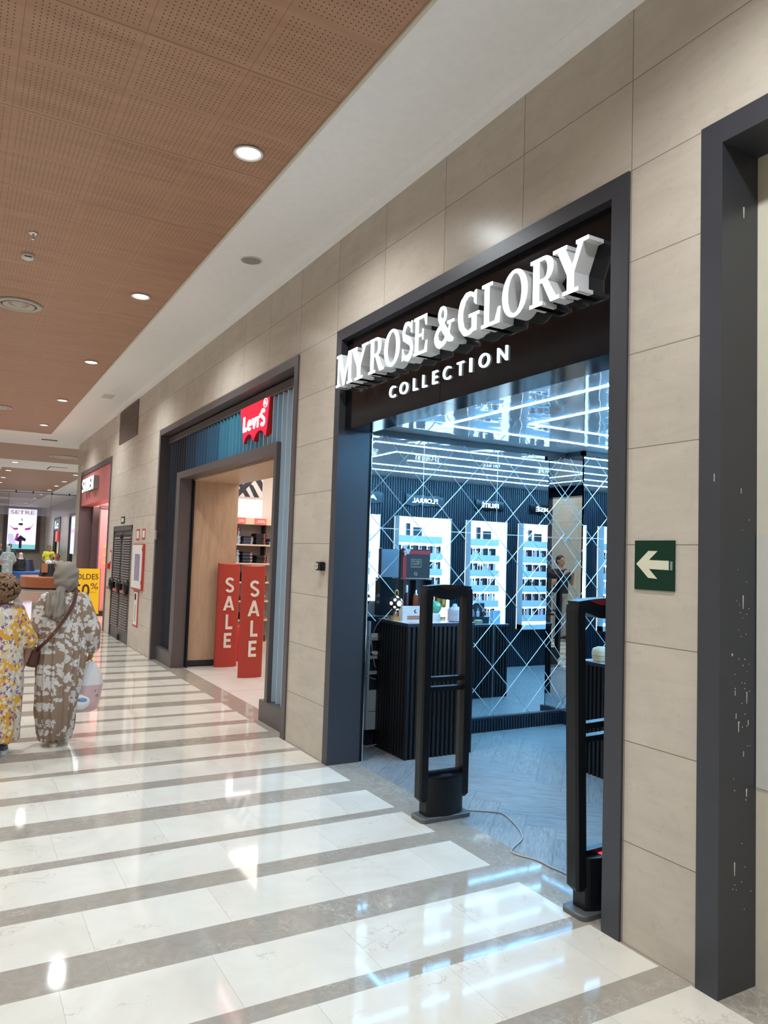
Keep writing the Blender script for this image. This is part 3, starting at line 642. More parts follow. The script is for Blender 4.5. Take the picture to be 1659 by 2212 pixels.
# ------------------------------------------------------------------ perfume shop shell
SX = 7.4; SY0 = 2.45; SY1 = 5.70; SZ = 2.70
struct('floor_shop', MB().box(0.236, SX, 0.5, 5.8, -0.1, 0.0), herringbone())
struct('ceiling_shop', MB().box(0.55, SX, SY0-0.1, 5.8, SZ, SZ+0.08), stretch_ceiling())
struct('trim_5', MB().box(0.30, 0.55, SY0-0.1, 5.8, SZ-0.012, SZ+0.08), mirror_mat((0.35, 0.50, 0.58), 0.25))
struct('wall_shop_back', MB().box(SX, SX+0.1, SY0-0.1, 5.8, 0, 2.78), MT['navy'])
struct('wall_shop_left', MB().box(0.26, SX, 5.75, 5.85, 0, 2.78), MT['blackm'])
flute = mat('fluted_black', (0.016, 0.022, 0.034), 0.42, var=(5, 0.15))
fluteb = mat('fluted_black_counter', (0.009, 0.010, 0.012), 0.42, var=(5, 0.15))
wsr = MB().box(0.30, SX, SY0-0.1, SY0, 0, 2.78)
x = 0.30
while x < SX: wsr.box(x, x+0.022, SY0, SY0+0.016, 0, 2.69); x += 0.040
struct('wall_shop_right', wsr, flute)
# LED strips: three nested outlines on the ceiling
ledm = glow('led_strip', COLD, LED_S)
def led(name, label, x0, x1, y0, y1, w_=0.013):
    t = thing(name, label, 'LED strip', (0, 0, SZ))
    z0, z1 = -0.005, -0.0005
    for a in ((x0, x1, y1-w_, y1), (x0, x1, y0, y0+w_), (x0, x0+w_, y0+w_, y1-w_), (x1-w_, x1, y0+w_, y1-w_)):
        MB().box(*a, z0, z1).build('tube', ledm, t)
led('led_strip_light', 'outer rectangle of white LED strip on the glossy shop ceiling', 0.895, 7.0, 3.10, 5.135)
led('led_strip_light', 'inner rectangle of white LED strip on the glossy shop ceiling', 1.405, 6.5, 3.60, 4.650)
t = thing('led_strip_light', 'single straight LED strip along the middle of the shop ceiling', 'LED strip', (0, 0, SZ))
MB().box(1.87, 6.0, 4.12, 4.133, -0.005, -0.0005).build('tube', ledm, t)
# mirrored wall with a bevelled diamond lattice
LW = 0.4175
def lattice(mb, s0, s1, place, z0=0.14, z1=2.69, wd=0.0042):
    def clip(k, sg):
        # line (s-.6665) + sg*(z-1.844) = k*LW
        pts = []
        for s in (s0, s1):
            z = 1.844+sg*(k*LW-(s-0.6665)); 
            if z0 <= z <= z1: pts.append((s, z))
        for z in (z0, z1):
            s = 0.6665+k*LW-sg*(z-1.844)
            if s0 < s < s1: pts.append((s, z))
        pts = sorted(set((round(a, 5), round(b_, 5)) for a, b_ in pts))
        return (pts[0], pts[-1]) if len(pts) >= 2 else None
    for sg in (1, -1):
        for k in range(-12, 26):
            c_ = clip(k, sg)
            if not c_: continue
            (sa, za), (sb, zb) = c_
            if abs(sb-sa) < 0.01: continue
            n_ = wd*0.7071
            o_ = [(sa-n_, za+n_*(1 if zb > za else -1)*-1), (sb, zb), (sa, za)]
            dx, dz = sb-sa, zb-za; L_ = math.hypot(dx, dz); nx, nz = -dz/L_*wd, dx/L_*wd
            mb.add([place(sa+nx, za+nz, 0), place(sb+nx, zb+nz, 0), place(sb, zb, 0.0025), place(sa, za, 0.0025), place(sb-nx, zb-nz, 0), place(sa-nx, za-nz, 0)], [(0, 1, 2, 3), (3, 2, 4, 5)])
def mirror_thing(label, s0, s1, place, seams):
    t = thing('mirror_panel', label, 'mirror')
    MB().add([place(s0, 0.13, 0), place(s1, 0.13, 0), place(s1, 2.69, 0), place(s0, 2.69, 0), place(s0, 0.13, -0.01), place(s1, 0.13, -0.01), place(s1, 2.69, -0.01), place(s0, 2.69, -0.01)], [(0, 1, 2, 3), (7, 6, 5, 4), (0, 4, 5, 1), (3, 2, 6, 7), (0, 3, 7, 4), (1, 5, 6, 2)]).build('glass', MT['mirror'], t)
    b1 = MB(); lattice(b1, s0, s1, place)
    for s in seams: b1.add([place(s-0.0015, 0.13, 0.001), place(s+0.0015, 0.13, 0.001), place(s+0.0015, 2.69, 0.001), place(s-0.0015, 2.69, 0.001)], [(0, 1, 2, 3)])
    b1.add([place(s0, 1.842, 0.001), place(s1, 1.842, 0.001), place(s1, 1.847, 0.001), place(s0, 1.847, 0.001)], [(0, 1, 2, 3)])
    o = b1.build('bevel_lattice', MT['bevel'], t); return t
mirror_thing('wide wall mirror with diamond pattern behind the counters', 0.296, 2.794, lambda s, z, d: (s, SY1-d, z), (1.085, 1.925))
mirror_thing('narrow mirror on the column face turned towards the corridor', 2.794, 3.044, lambda s, z, d: (2.794-d, SY1-(s-2.794), z), ())
mirror_thing('diamond patterned mirror beyond the column, right of the narrow one', 3.044, 6.5, lambda s, z, d: (s-0.25, SY1-0.25-d, z), (3.48, 4.32, 5.16))
pl = MB().box(0.296, 2.765, 5.67, 5.74, 0, 0.13).box(2.765, 2.80, 5.42, 5.74, 0, 0.13).box(2.80, 6.3, 5.42, 5.46, 0, 0.13)
x = 0.30
while x < 2.76: pl.box(x, x+0.018, 5.656, 5.67, 0, 0.118); x += 0.033
struct('baseboard_shop', pl, flute)
tr = MB().box(0.296, 2.78, 5.665, 5.70, 2.655, 2.70).box(2.765, 2.80, 5.42, 5.70, 2.655, 2.70).box(2.765, 6.3, 5.42, 5.46, 2.655, 2.70)
struct('trim_6', tr, MT['blackm'])
struct('trim_7', MB().box(0.262, 0.294, 5.30, 5.75, 0, 2.70).box(0.262, 0.300, 5.235, 5.31, 0, 2.575).box(0.262, 0.30, SY0-0.1, SY0, 0, 2.575), MT['black'])
MB().box(0.285, 0.292, 5.222, 5.228, 0.0, 2.57).build('guide_edge', MT['chrome'], bpy.data.objects['trim_7'])
struct('wall_bulkhead', MB().box(0.262, 0.302, 2.34, 5.31, 2.70, 3.3), MT['blackm'])

# lit perfume shelves on the right wall
lit = glow('backlit_acrylic', (0.80, 0.95, 1.0), 2.8)
shw = mat('white_shelf', (0.70, 0.74, 0.76), 0.35)
bottle_glass = [mat('perfume_glass_%d' % k, c_, 0.08, spec=0.6) for k, c_ in enumerate([(0.75, 0.75, 0.78), (0.70, 0.30, 0.38), (0.05, 0.06, 0.08), (0.35, 0.60, 0.20)])]
carton = [mat('perfume_carton_%d' % k, c_, 0.35) for k, c_ in enumerate([(0.012, 0.018, 0.028), (0.03, 0.04, 0.055), (0.62, 0.64, 0.68)])]
def mk_bottle(i):
    t = thing('perfume_bottle', 'x', 'perfume bottle', (0, 0, -5))
    MB().bev(-0.016, 0.016, -0.011, 0.011, 0.0, 0.062, 0.004).build('glass_body', bottle_glass[i], t)
    MB().lathe([(0.009, 0.062), (0.009, 0.068), (0.012, 0.070), (0.012, 0.092), (0.001, 0.094)], n=12).build('cap', MT['blackm'] if i != 2 else MT['chrome'], t)
    return t
def mk_tall():
    t = thing('x', 'x', 'x', (0, 0, -5))
protos = [mk_bottle(k) for k in range(4)]; used_p = set()
cart_mesh = [MB().bev(-0.019, 0.019, -0.014, 0.014, 0.0, 0.100, 0.002).mesh('perfume_carton', c_) for c_ in carton]
units = [(1.55, 2.40, 'leftmost', 'ARO', 2.38, 2.02), (2.69, 3.56, 'second', 'FLORRAL', 3.375, 2.95), (3.90, 4.57, 'third', 'FRUITÉ', 4.47, 4.16), (4.88, 5.68, 'fourth', 'BOISÉ', 5.62, 5.20), (6.04, 6.85, 'fifth', 'MUSC', 0, 0)]
rows = (1.665, 1.445, 1.225, 1.005, 0.785)
sgn = glow('lit_shelf_sign', (0.85, 0.96, 1.0), 2.2)
for ui, (x0, x1, nm, word, ta, tb) in enumerate(units):
    y0 = SY0+0.018
    t = thing('display_shelf', 'tall white backlit perfume shelf, %s unit reflected in the mirror wall' % nm, 'display shelf', (0, 0, 0))
    MB().box(x0, x1, y0, y0+0.012, 0.57, 2.165).build('back_panel', lit, t)
    MB().box(x1-0.14, x1-0.006, y0+0.012, y0+0.11, 0.60, 2.15).build('light_column', lit, t)
    for a in (x0, x1-0.006): MB().box(a, a+0.006, y0+0.012, y0+0.13, 0.57, 2.165).build('side_panel', shw, t)
    MB().box(x0, x1, y0+0.012, y0+0.14, 0.57, 0.64).build('base_block', shw, t)
    for z in rows:
        MB().box(x0+0.006, x1-0.14, y0+0.012, y0+0.135, z-0.095, z).build('shelf', shw, t)
    MB().box(x0+0.006, x1-0.14, y0+0.012, y0+0.115, 1.80, 1.90).build('shelf', shw, t)
    for z in rows:
        n_ = int((x1-0.16-x0)/0.047); xx = x0+0.035
        for k in range(n_):
            r = rnd.random(); yy = y0+0.10
            if xx > x1-0.165: break
            if k % 3 == 1 or (ui == 2 and r < 0.25):
                i = rnd.choice([0, 0, 1, 2, 0, 3] if r < 0.6 else [0, 1])
                if i not in used_p: used_p.add(i); b_ = protos[i]
                else: b_ = dup(protos[i])
                b_.location = (xx, yy+0.012, z); b_['label'] = 'small perfume bottle standing in the rows of the %s backlit shelf' % nm
                b_['group'] = 'perfume bottles on the %s backlit shelf' % nm
            else:
                o = bpy.data.objects.new('perfume_carton', cart_mesh[0 if r < 0.6 else 1 if r < 0.86 else 2]); COL.objects.link(o); o.location = (xx, yy, z)
                tag(o, 'slim perfume carton standing in the rows of the %s backlit shelf' % nm, 'carton', 'perfume cartons on the %s backlit shelf' % nm)
            xx += 0.047
    # boxes on the top tier
    o = tag(MB().bev(x0+0.16, x0+0.215, y0+0.04, y0+0.08, 1.90, 2.07, 0.002).build('perfume_carton', carton[1]), 'taller dark carton alone on the top tier of the %s backlit shelf' % nm, 'carton')
    o = tag(MB().bev(x0+0.28, x0+0.42, y0+0.04, y0+0.07, 1.90, 2.02, 0.002).build('gift_box', carton[1]), 'flat dark gift box on the top tier of the %s backlit shelf' % nm, 'box')
    if ta:
        s = thing('shelf_sign', 'lit word %s on a wavy black acrylic board above the %s backlit shelf' % (word, nm), 'sign', (0, 0, 0))
        cx = (ta+tb)/2; hw = (ta-tb)/2+0.10; pp = []
        for k in range(17): a = k/16; pp.append((cx-hw+2*hw*a, 2.470+0.008*math.sin(a*17+ui)+0.006*math.sin(a*31)))
        for k in range(16, -1, -1): a = k/16; pp.append((cx-hw+2*hw*a, 2.325+0.008*math.sin(a*15+2*ui)))
        MB().prism(pp, y0+0.02, y0+0.03, 'y').build('board', MT['fascia'], s)
        F = plane_frame('+y', (0, y0+0.031, 0)); text(word, -ta, -tb, 2.365, 2.430 if 'É' not in word else 2.446, 0.01, F, sgn, s, offset=0.01)
for i in range(4):
    if i not in used_p: bpy.data.objects.remove(protos[i])

# ------------------------------------------------------------------ counters
top_m = mat('white_counter_top', (0.60, 0.62, 0.64), 0.15, var=(4, 0.12))
def counter(label, x0, x1, y0, y1, h, slab=0.03):
    t = thing('display_counter', label, 'counter', (x0, y0, 0)); W_ = x1-x0; D = y1-y0
    MB().box(0.012, W_-0.012, 0.012, D-0.012, 0.0, h-slab).build('body', fluteb, t)
    f = MB(); p_ = 0.041
    n_ = int(W_/p_); p1 = W_/n_
    for k in range(n_):
        f.box(k*p1, k*p1+p1*0.52, -0.004, 0.013, 0, h-slab).box(k*p1, k*p1+p1*0.52, D-0.013, D+0.004, 0, h-slab)
    n_ = int(D/p_); p1 = D/n_
    for k in range(n_):
        f.box(-0.004, 0.013, k*p1, k*p1+p1*0.52, 0, h-slab).box(W_-0.013, W_+0.004, k*p1, k*p1+p1*0.52, 0, h-slab)
    f.build('fluted_cladding', fluteb, t)
    MB().box(-0.006, W_+0.006, -0.006, D+0.006, h-slab, h-0.004).build('edge_band', MT['navy'], t)
    MB().box(-0.004, W_+0.004, -0.004, D+0.004, h-0.004, h).build('top', top_m, t)
    return t
C1 = 1.073
counter('tall fluted black display counter behind the nearer security gate', 0.612, 1.255, 5.12, 5.60, C1)
C2 = 0.848
counter('lower fluted black counter partly hidden by the right door frame', 1.725, 3.20, 3.40, 4.357, C2)

# added white rack standing in for the counter's mirrored back shelves
rk = thing('reflected_rack', 'narrow white shelf rack full of cables, standing in for the mirrored back of the tall counter', 'shelf', (0.525, 5.608, 0))
wr_ = mat('rack_white', (0.40, 0.47, 0.50), 0.5)
MB().box(0.0, 0.018, 0, 0.040, 0.14, 1.045).build('upright', wr_, rk)
for z in (0.60, 0.73, 0.885): MB().box(0.018, 0.20, 0, 0.040, z, z+0.026).build('shelf', wr_, rk)
MB().box(0.018, 0.20, 0.0, 0.040, 0.14, 0.288).build('drawer', wr_, rk); MB().box(0.018, 0.20, 0.0, 0.040, 0.294, 0.465).build('drawer', wr_, rk)
MB().box(0.0, 0.20, 0.038, 0.041, 0.14, 1.045).build('back_panel', MT['navy'], rk)
tag(MB().box(0.552, 0.610, 5.606, 5.622, 0.912, 0.945).build('power_strip', MT['white']), 'white power strip lying on the upper shelf of the narrow rack', 'power strip')
cbs = [[(0.66, 5.47, C1+0.004), (0.63, 5.49, C1+0.02), (0.585, 5.50, C1+0.005), (0.560, 5.56, 1.0), (0.565, 5.61, 0.93)],
       [(0.45, 5.60, 1.0), (0.475, 5.60, 0.95), (0.54, 5.605, 0.91), (0.56, 5.60, 0.80), (0.585, 5.60, 0.68), (0.60, 5.60, 0.66)],
       [(0.46, 5.60, 0.80), (0.50, 5.60, 0.86), (0.55, 5.605, 0.91), (0.53, 5.60, 0.83), (0.46, 5.60, 0.72), (0.47, 5.60, 0.62), (0.55, 5.60, 0.575), (0.60, 5.60, 0.56)],
       [(0.47, 5.59, 0.10), (0.455, 5.56, 0.06), (0.50, 5.55, 0.02), (0.60, 5.55, 0.03)]]
def smooth(pts, n=6):
    pts = [Vector(p) for p in pts]; out = []
    for k in range(len(pts)-1):
        p0 = pts[max(k-1, 0)]; p1 = pts[k]; p2 = pts[k+1]; p3 = pts[min(k+2, len(pts)-1)]
        for i in range(n):
            t = i/n; out.append(0.5*((2*p1)+(-p0+p2)*t+(2*p0-5*p1+4*p2-p3)*t*t+(-p0+3*p1-3*p2+p3)*t**3))
    return out+[pts[-1]]
for c_, lb in zip(cbs, ('thin cable running from the counter top down to the power strip', 'pale cable hanging beside the upper shelves of the rack', 'long looping cable down the left side of the rack', 'short cable loop at the foot of the rack')):
    tag(MB().tube(smooth(c_), 0.0035).build('cable', MT['cable']), lb, 'cable')
tag(MB().cap2((0.565, 5.606, 0.784), (0.60, 5.61, 0.778), 0.014, 0.020).build('plug_adapter', MT['white']), 'rounded white plug adapter resting on the middle shelf of the rack', 'plug')

# ------------------------------------------------------------------ things on the tall counter
def disp(name, label, cat, x, y, z=C1, rz=0, grp=None): return thing(name, label, cat, (x, y, z), rz, grp)
lm = disp('mosaic_lamp', 'black globe table lamp with round lit windows and potpourri foot', 'lamp', 0.668, 5.42)
MB().lathe([(0.052, 0), (0.050, 0.012), (0.035, 0.026), (0.020, 0.032), (0.018, 0.05), (0.001, 0.052)], n=20).build('foot', mat('potpourri', (0.55, 0.33, 0.12), 0.6, var=(90, 0.7)), lm)
MB().lathe([(0.018, 0.05), (0.022, 0.062), (0.010, 0.072), (0.008, 0.085)], n=16).build('stem', MT['chrome'], lm)
MB().ball((0, 0, 0.140), 0.058, n=28, m=18).build('globe', MT['blackm'], lm)
wn = glow('lamp_window', (1.0, 0.93, 0.90), 2.5); wr2 = MT['chrome']
gw = MB(); gr = MB()
for th, ph, r in ((-90, 0, 0.017), (-90, 62, .011), (-90, -60, .011), (-50, 30, .010), (-130, 30, .010), (-50, -32, .010), (-130, -32, .010), (-20, 0, 0.015), (-160, 0, .015), (70, 0, .017), (20, 30, .01), (120, 30, .011), (20, -30, .01), (120, -30, .011)):
    d = Vector((math.cos(math.radians(th))*math.cos(math.radians(ph)), math.sin(math.radians(th))*math.cos(math.radians(ph)), math.sin(math.radians(ph))))
    c0 = Vector((0, 0, 0.140))+d*0.0565; x_ = d.orthogonal().normalized(); y_ = d.cross(x_)
    for rr, mb, h in ((r, gw, 0.0035), (r*1.45, gr, 0.0022)):
        mb.loft([[c0+(x_*math.cos(a*PI/8)+y_*math.sin(a*PI/8))*rr for a in range(16)], [c0+d*h+(x_*math.cos(a*PI/8)+y_*math.sin(a*PI/8))*rr for a in range(16)]])
g_ = gr.build('window_rings', wr2, lm); g_['kind'] = 'stuff'; g_ = gw.build('lit_windows', wn, lm); g_['kind'] = 'stuff'
MB().tube([(0.006+0.016*math.cos(a*PI/9), 0, 0.222+0.026*math.sin(a*PI/9)) for a in range(19)], 0.006).build('gold_ornament', MT['gold'], lm)
mb_ = disp('moon_box', 'white carton printed with a crescent moon and tiny stars on the tall counter', 'box', 0.775, 5.36, rz=-0.06)
MB().box(-0.09, 0.115, -0.035, 0.035, 0, 0.118).build('carton', MT['white'], mb_)
mp_ = MB()
F_ = -0.0362
cp = [(0.035+0.016*math.cos(a), 0.078+0.016*math.sin(a)) for a in [math.radians(60+k*15) for k in range(17)]]+[(0.041+0.012*math.cos(a), 0.080+0.012*math.sin(a)) for a in [math.radians(290-k*14) for k in range(16)]]
mp_.prism(cp, F_, -0.035, 'y')
mp_.build('moon_print', MT['blackm'], mb_)
st = MB()
for a, b_ in ((0.06, 0.10), (0.07, 0.085), (0.082, 0.097), (0.09, 0.088), (0.095, 0.104), (0.066, 0.073)): st.box(a, a+0.003, F_, -0.035, b_, b_+0.003)
o = st.build('star_prints', MT['blackm'], mb_); o['kind'] = 'stuff'
MB().box(-0.045, 0.110, F_, -0.035, 0.010, 0.042).build('salt_photo', mat('salt_lamp_print', (0.45, 0.16, 0.10), 0.5, var=(40, 0.6)), mb_)
gb = disp('gift_box', 'tall black perfume gift box with red ribbon lid standing open on the counter', 'gift box', 0.905, 5.50)
gbm = mat('gift_box_black', (0.012, 0.022, 0.032), 0.3)
MB().box(-0.145, 0.145, 0.035, 0.045, 0.0, 0.335).box(-0.145, -0.137, -0.045, 0.035, 0, 0.335).box(0.137, 0.145, -0.045, 0.035, 0, 0.335).box(-0.137, 0.137, -0.045, 0.035, 0, 0.008).build('tray', gbm, gb)
MB().box(-0.006, 0.006, -0.02, 0.034, 0.01, 0.33).build('divider', MT['navy'], gb)
MB().box(-0.145, 0.145, 0.0, 0.042, 0.337, 0.595).build('lid', gbm, gb)
MB().box(-0.140, 0.140, 0.042, 0.045, 0.342, 0.592).build('lid_lining', mat('lining_white', (0.55, 0.62, 0.72), 0.5), gb)
MB().box(-0.145, 0.146, -0.004, 0.0, 0.553, 0.585).box(-0.134, -0.100, -0.005, 0.0, 0.337, 0.585).build('red_ribbon', mat('ribbon_red', (0.45, 0.02, 0.03), 0.4), gb)
rs = MB()
for k in range(9):
    a = k*2.4; r = 0.006+0.003*k; rs.ball((-0.108+r*math.cos(a), -0.014-0.002*(9-k)/3, 0.573+r*math.sin(a)), 0.012, 0.008, 0.012, n=8, m=6)
rs.build('fabric_rose', mat('white_rose', (0.7, 0.7, 0.73), 0.7), gb)
MB().box(-0.145, 0.145, -0.0015, 0.0, 0.344, 0.3475).build('silver_line', MT['chrome'], gb)
Fg = plane_frame('-y', (0, -0.001, 0))
fm = mat('gold_print', (0.55, 0.50, 0.38), 0.4)
lf = MB(); a, b_, c_, d_ = -0.052, 0.053, 0.440, 0.510
lf.box(a, b_, -0.0025, 0, c_, c_+0.003).box(a, b_, -0.0025, 0, d_-0.003, d_).box(a, a+0.003, -0.0025, 0, c_, d_).box(b_-0.003, b_, -0.0025, 0, c_, d_).build('label_border', fm, gb)
text('MY ROSE', -0.038, 0.040, 0.483, 0.499, 0.001, Fg, fm, gb); text('& GLORY', -0.038, 0.040, 0.462, 0.478, 0.001, Fg, fm, gb); text('COLLECTION', -0.034, 0.036, 0.448, 0.454, 0.001, Fg, fm, gb)
text('G', -0.016, 0.016, 0.372, 0.400, 0.001, Fg, fm, gb, 'emblem')
bt = tag(MB().lathe([(0.017, 0), (0.018, 0.05), (0.017, 0.085), (0.010, 0.10), (0.010, 0.105)], (0.815, 5.49, C1+0.12), n=16).lathe([(0.011, 0.105), (0.011, 0.165), (0.006, 0.168)], (0.815, 5.49, C1+0.12), n=16, mi=1).build('spray_bottle', [mat('pink_liquid', (0.10, 0.05, 0.06), 0.1), MT['white']]), 'slim dark spray bottle with white top inside the open gift box', 'bottle')
bt = tag(MB().bev(0.880, 0.932, 5.475, 5.505, C1+0.10, C1+0.20, 0.006).lathe([(0.020, 0.20), (0.020, 0.215), (0.014, 0.217), (0.014, 0.245), (0.001, 0.246)], (0.906, 5.49, C1), n=16, mi=1).build('perfume_bottle', [mat('amber_glass', (0.28, 0.055, 0.02), 0.08), MT['chrome']]), 'square amber perfume bottle with silver collar inside the open gift box', 'perfume bottle')
tag(MB().box(0.79, 0.99, 5.463, 5.520, C1+0.009, C1+0.10).build('insert_tray', MT['blackm']), 'black insert block carrying two bottles inside the gift box', 'insert')
sg = disp('globe_diffuser', 'white-based glass globe diffuser with green swirling liquid', 'diffuser', 1.012, 5.345)
MB().lathe([(0.050, 0), (0.049, 0.045), (0.044, 0.062), (0.001, 0.064)], n=28).build('base', mat('diffuser_white', (0.72, 0.74, 0.80), 0.35), sg)
MB().ball((0, 0, 0.108), 0.055, n=28, m=18).build('glass_globe', mat('green_marbled_globe', (0.12, 0.46, 0.27), 0.05, var=(45, 0.85), coat=0.5), sg)
gd = disp('gold_diffuser', 'faceted golden glass diffuser with glowing lower half behind the green globe', 'diffuser', 1.150, 5.47)
MB().lathe([(0.046, 0.02), (0.046, 0.095), (0.044, 0.10)], n=20).build('glowing_base', glow('warm_glow', (1.0, 0.80, 0.50), 2.2), gd)
MB().lathe([(0.047, 0), (0.047, 0.02)], n=20).build('foot', MT['gold'], gd)
MB().lathe([(0.046, 0.10), (0.052, 0.13), (0.052, 0.20), (0.045, 0.225), (0.02, 0.24), (0.012, 0.25), (0.001, 0.252)], n=14, sm=False).build('facetted_body', mat('gold_glass', (0.70, 0.42, 0.10), 0.15, 0.6, var=(70, 0.6)), gd)
bd = disp('bell_diffuser', 'pale pink bell-shaped aroma diffuser at the right end of the counter', 'diffuser', 1.125, 5.215)
pk = mat('pink_white_plastic', (0.66, 0.60, 0.70), 0.3)
MB().lathe([(0.060, 0.006), (0.061, 0.04), (0.060, 0.042), (0.060, 0.060)], n=32).build('base', pk, bd)
MB().lathe([(0.060, 0.061), (0.060, 0.09), (0.052, 0.108), (0.030, 0.118), (0.022, 0.125), (0.020, 0.140), (0.012, 0.148), (0.001, 0.149)], n=32).build('dome', mat('milky_dome', (0.64, 0.66, 0.76), 0.2), bd)
for a in range(4): MB().lathe([(0.008, 0), (0.008, 0.006)], (0.045*math.cos(a*PI/2+.4), 0.045*math.sin(a*PI/2+.4), 0), n=8).build('foot', MT['blackm'], bd)
tag(MB().box(1.195, 1.235, 5.27, 5.31, C1, C1+0.115).build('small_carton', MT['white']), 'small white carton at the right edge of the tall counter', 'box')

# things on the lower counter
wd = thing('wooden_diffuser', 'pale wooden barrel-shaped aroma diffuser on the lower counter', 'diffuser', (1.80, 4.22, C2))
wdm = wood('light_beech', (0.62, 0.45, 0.27), (0.75, 0.58, 0.38), (3, 3, 12), 0.4)
def sq(rx, z, ry): return [((abs(math.cos(a))**0.6)*math.copysign(rx, math.cos(a)), (abs(math.sin(a))**0.6)*math.copysign(ry, math.sin(a)), z) for a in [2*PI*k/32 for k in range(32)]]
MB().loft([sq(0.052, 0.004, 0.042), sq(0.060, 0.02, 0.050), sq(0.064, 0.044, 0.054)], sm=True).build('lower_shell', wdm, wd)
MB().loft([sq(0.062, 0.044, 0.052), sq(0.062, 0.047, 0.052)]).build('seam', MT['blackm'], wd)
MB().loft([sq(0.064, 0.047, 0.054), sq(0.064, 0.07, 0.054), sq(0.058, 0.095, 0.048), sq(0.050, 0.104, 0.040)], sm=True).build('upper_shell', wdm, wd)
MB().lathe([(0.034, 0.104), (0.034, 0.110), (0.015, 0.113), (0.001, 0.113)], n=24).build('white_top', MT['white'], wd)
bx = thing('presentation_box', 'open black presentation box with three small bottles, mirrored on the lower counter', 'gift box', (2.86, 4.20, C2))
MB().box(-0.13, 0.13, -0.05, 0.05, 0.0, 0.075).build('tray', gbm, bx)
MB().box(-0.13, 0.13, -0.055, -0.047, 0.075, 0.23).build('lid', gbm, bx)
MB().tube([(0.035+0.018*math.cos(a*PI/12), -0.045, 0.17+0.024*math.sin(a*PI/12)) for a in range(25)], 0.0012).build('ring_emblem', fm, bx)
for k, (dx, h) in enumerate(((-0.07, 0.06), (0.0, 0.07), (0.07, 0.055))):
    tag(MB().bev(2.86+dx-0.018, 2.86+dx+0.018, 4.188, 4.212, C2+0.075, C2+0.075+h, 0.004).lathe([(0.009, h), (0.009, h+0.025), (0.001, h+0.026)], (2.86+dx, 4.20, C2+0.075), n=10, mi=1).build('perfume_bottle', [bottle_glass[(1, 0, 2)[k]], MT['chrome']]), ('pink', 'tall clear', 'dark')[k]+' little bottle standing in the open black presentation box', 'perfume bottle')
ps = thing('burner_stand', 'pale stone incense burner on a waisted pedestal, mirrored on the lower counter', 'burner', (2.66, 4.24, C2))
MB().lathe([(0.038, 0), (0.036, 0.01), (0.018, 0.02), (0.024, 0.07), (0.016, 0.10), (0.016, 0.108)], n=20).build('pedestal', MT['white'], ps)
MB().lathe([(0.020, 0.108), (0.042, 0.112), (0.044, 0.150), (0.030, 0.152), (0.001, 0.140)], n=20).build('bowl', mat('carved_stone', (0.55, 0.58, 0.50), 0.6, var=(60, 0.4)), ps)
tag(MB().box(3.03, 3.14, 4.22, 4.27, C2, C2+0.15).build('light_blue_carton', mat('ice_blue_carton', (0.42, 0.60, 0.80), 0.4)), 'light blue carton at the far end of the lower counter', 'box')
tag(MB().bev(2.74, 2.84, 4.27, 4.33, C2, C2+0.05, 0.01).build('gold_trinket_box', mat('olive_gold', (0.42, 0.42, 0.25), 0.35, 0.4)), 'low gold-green trinket box in front of the presentation box', 'box')

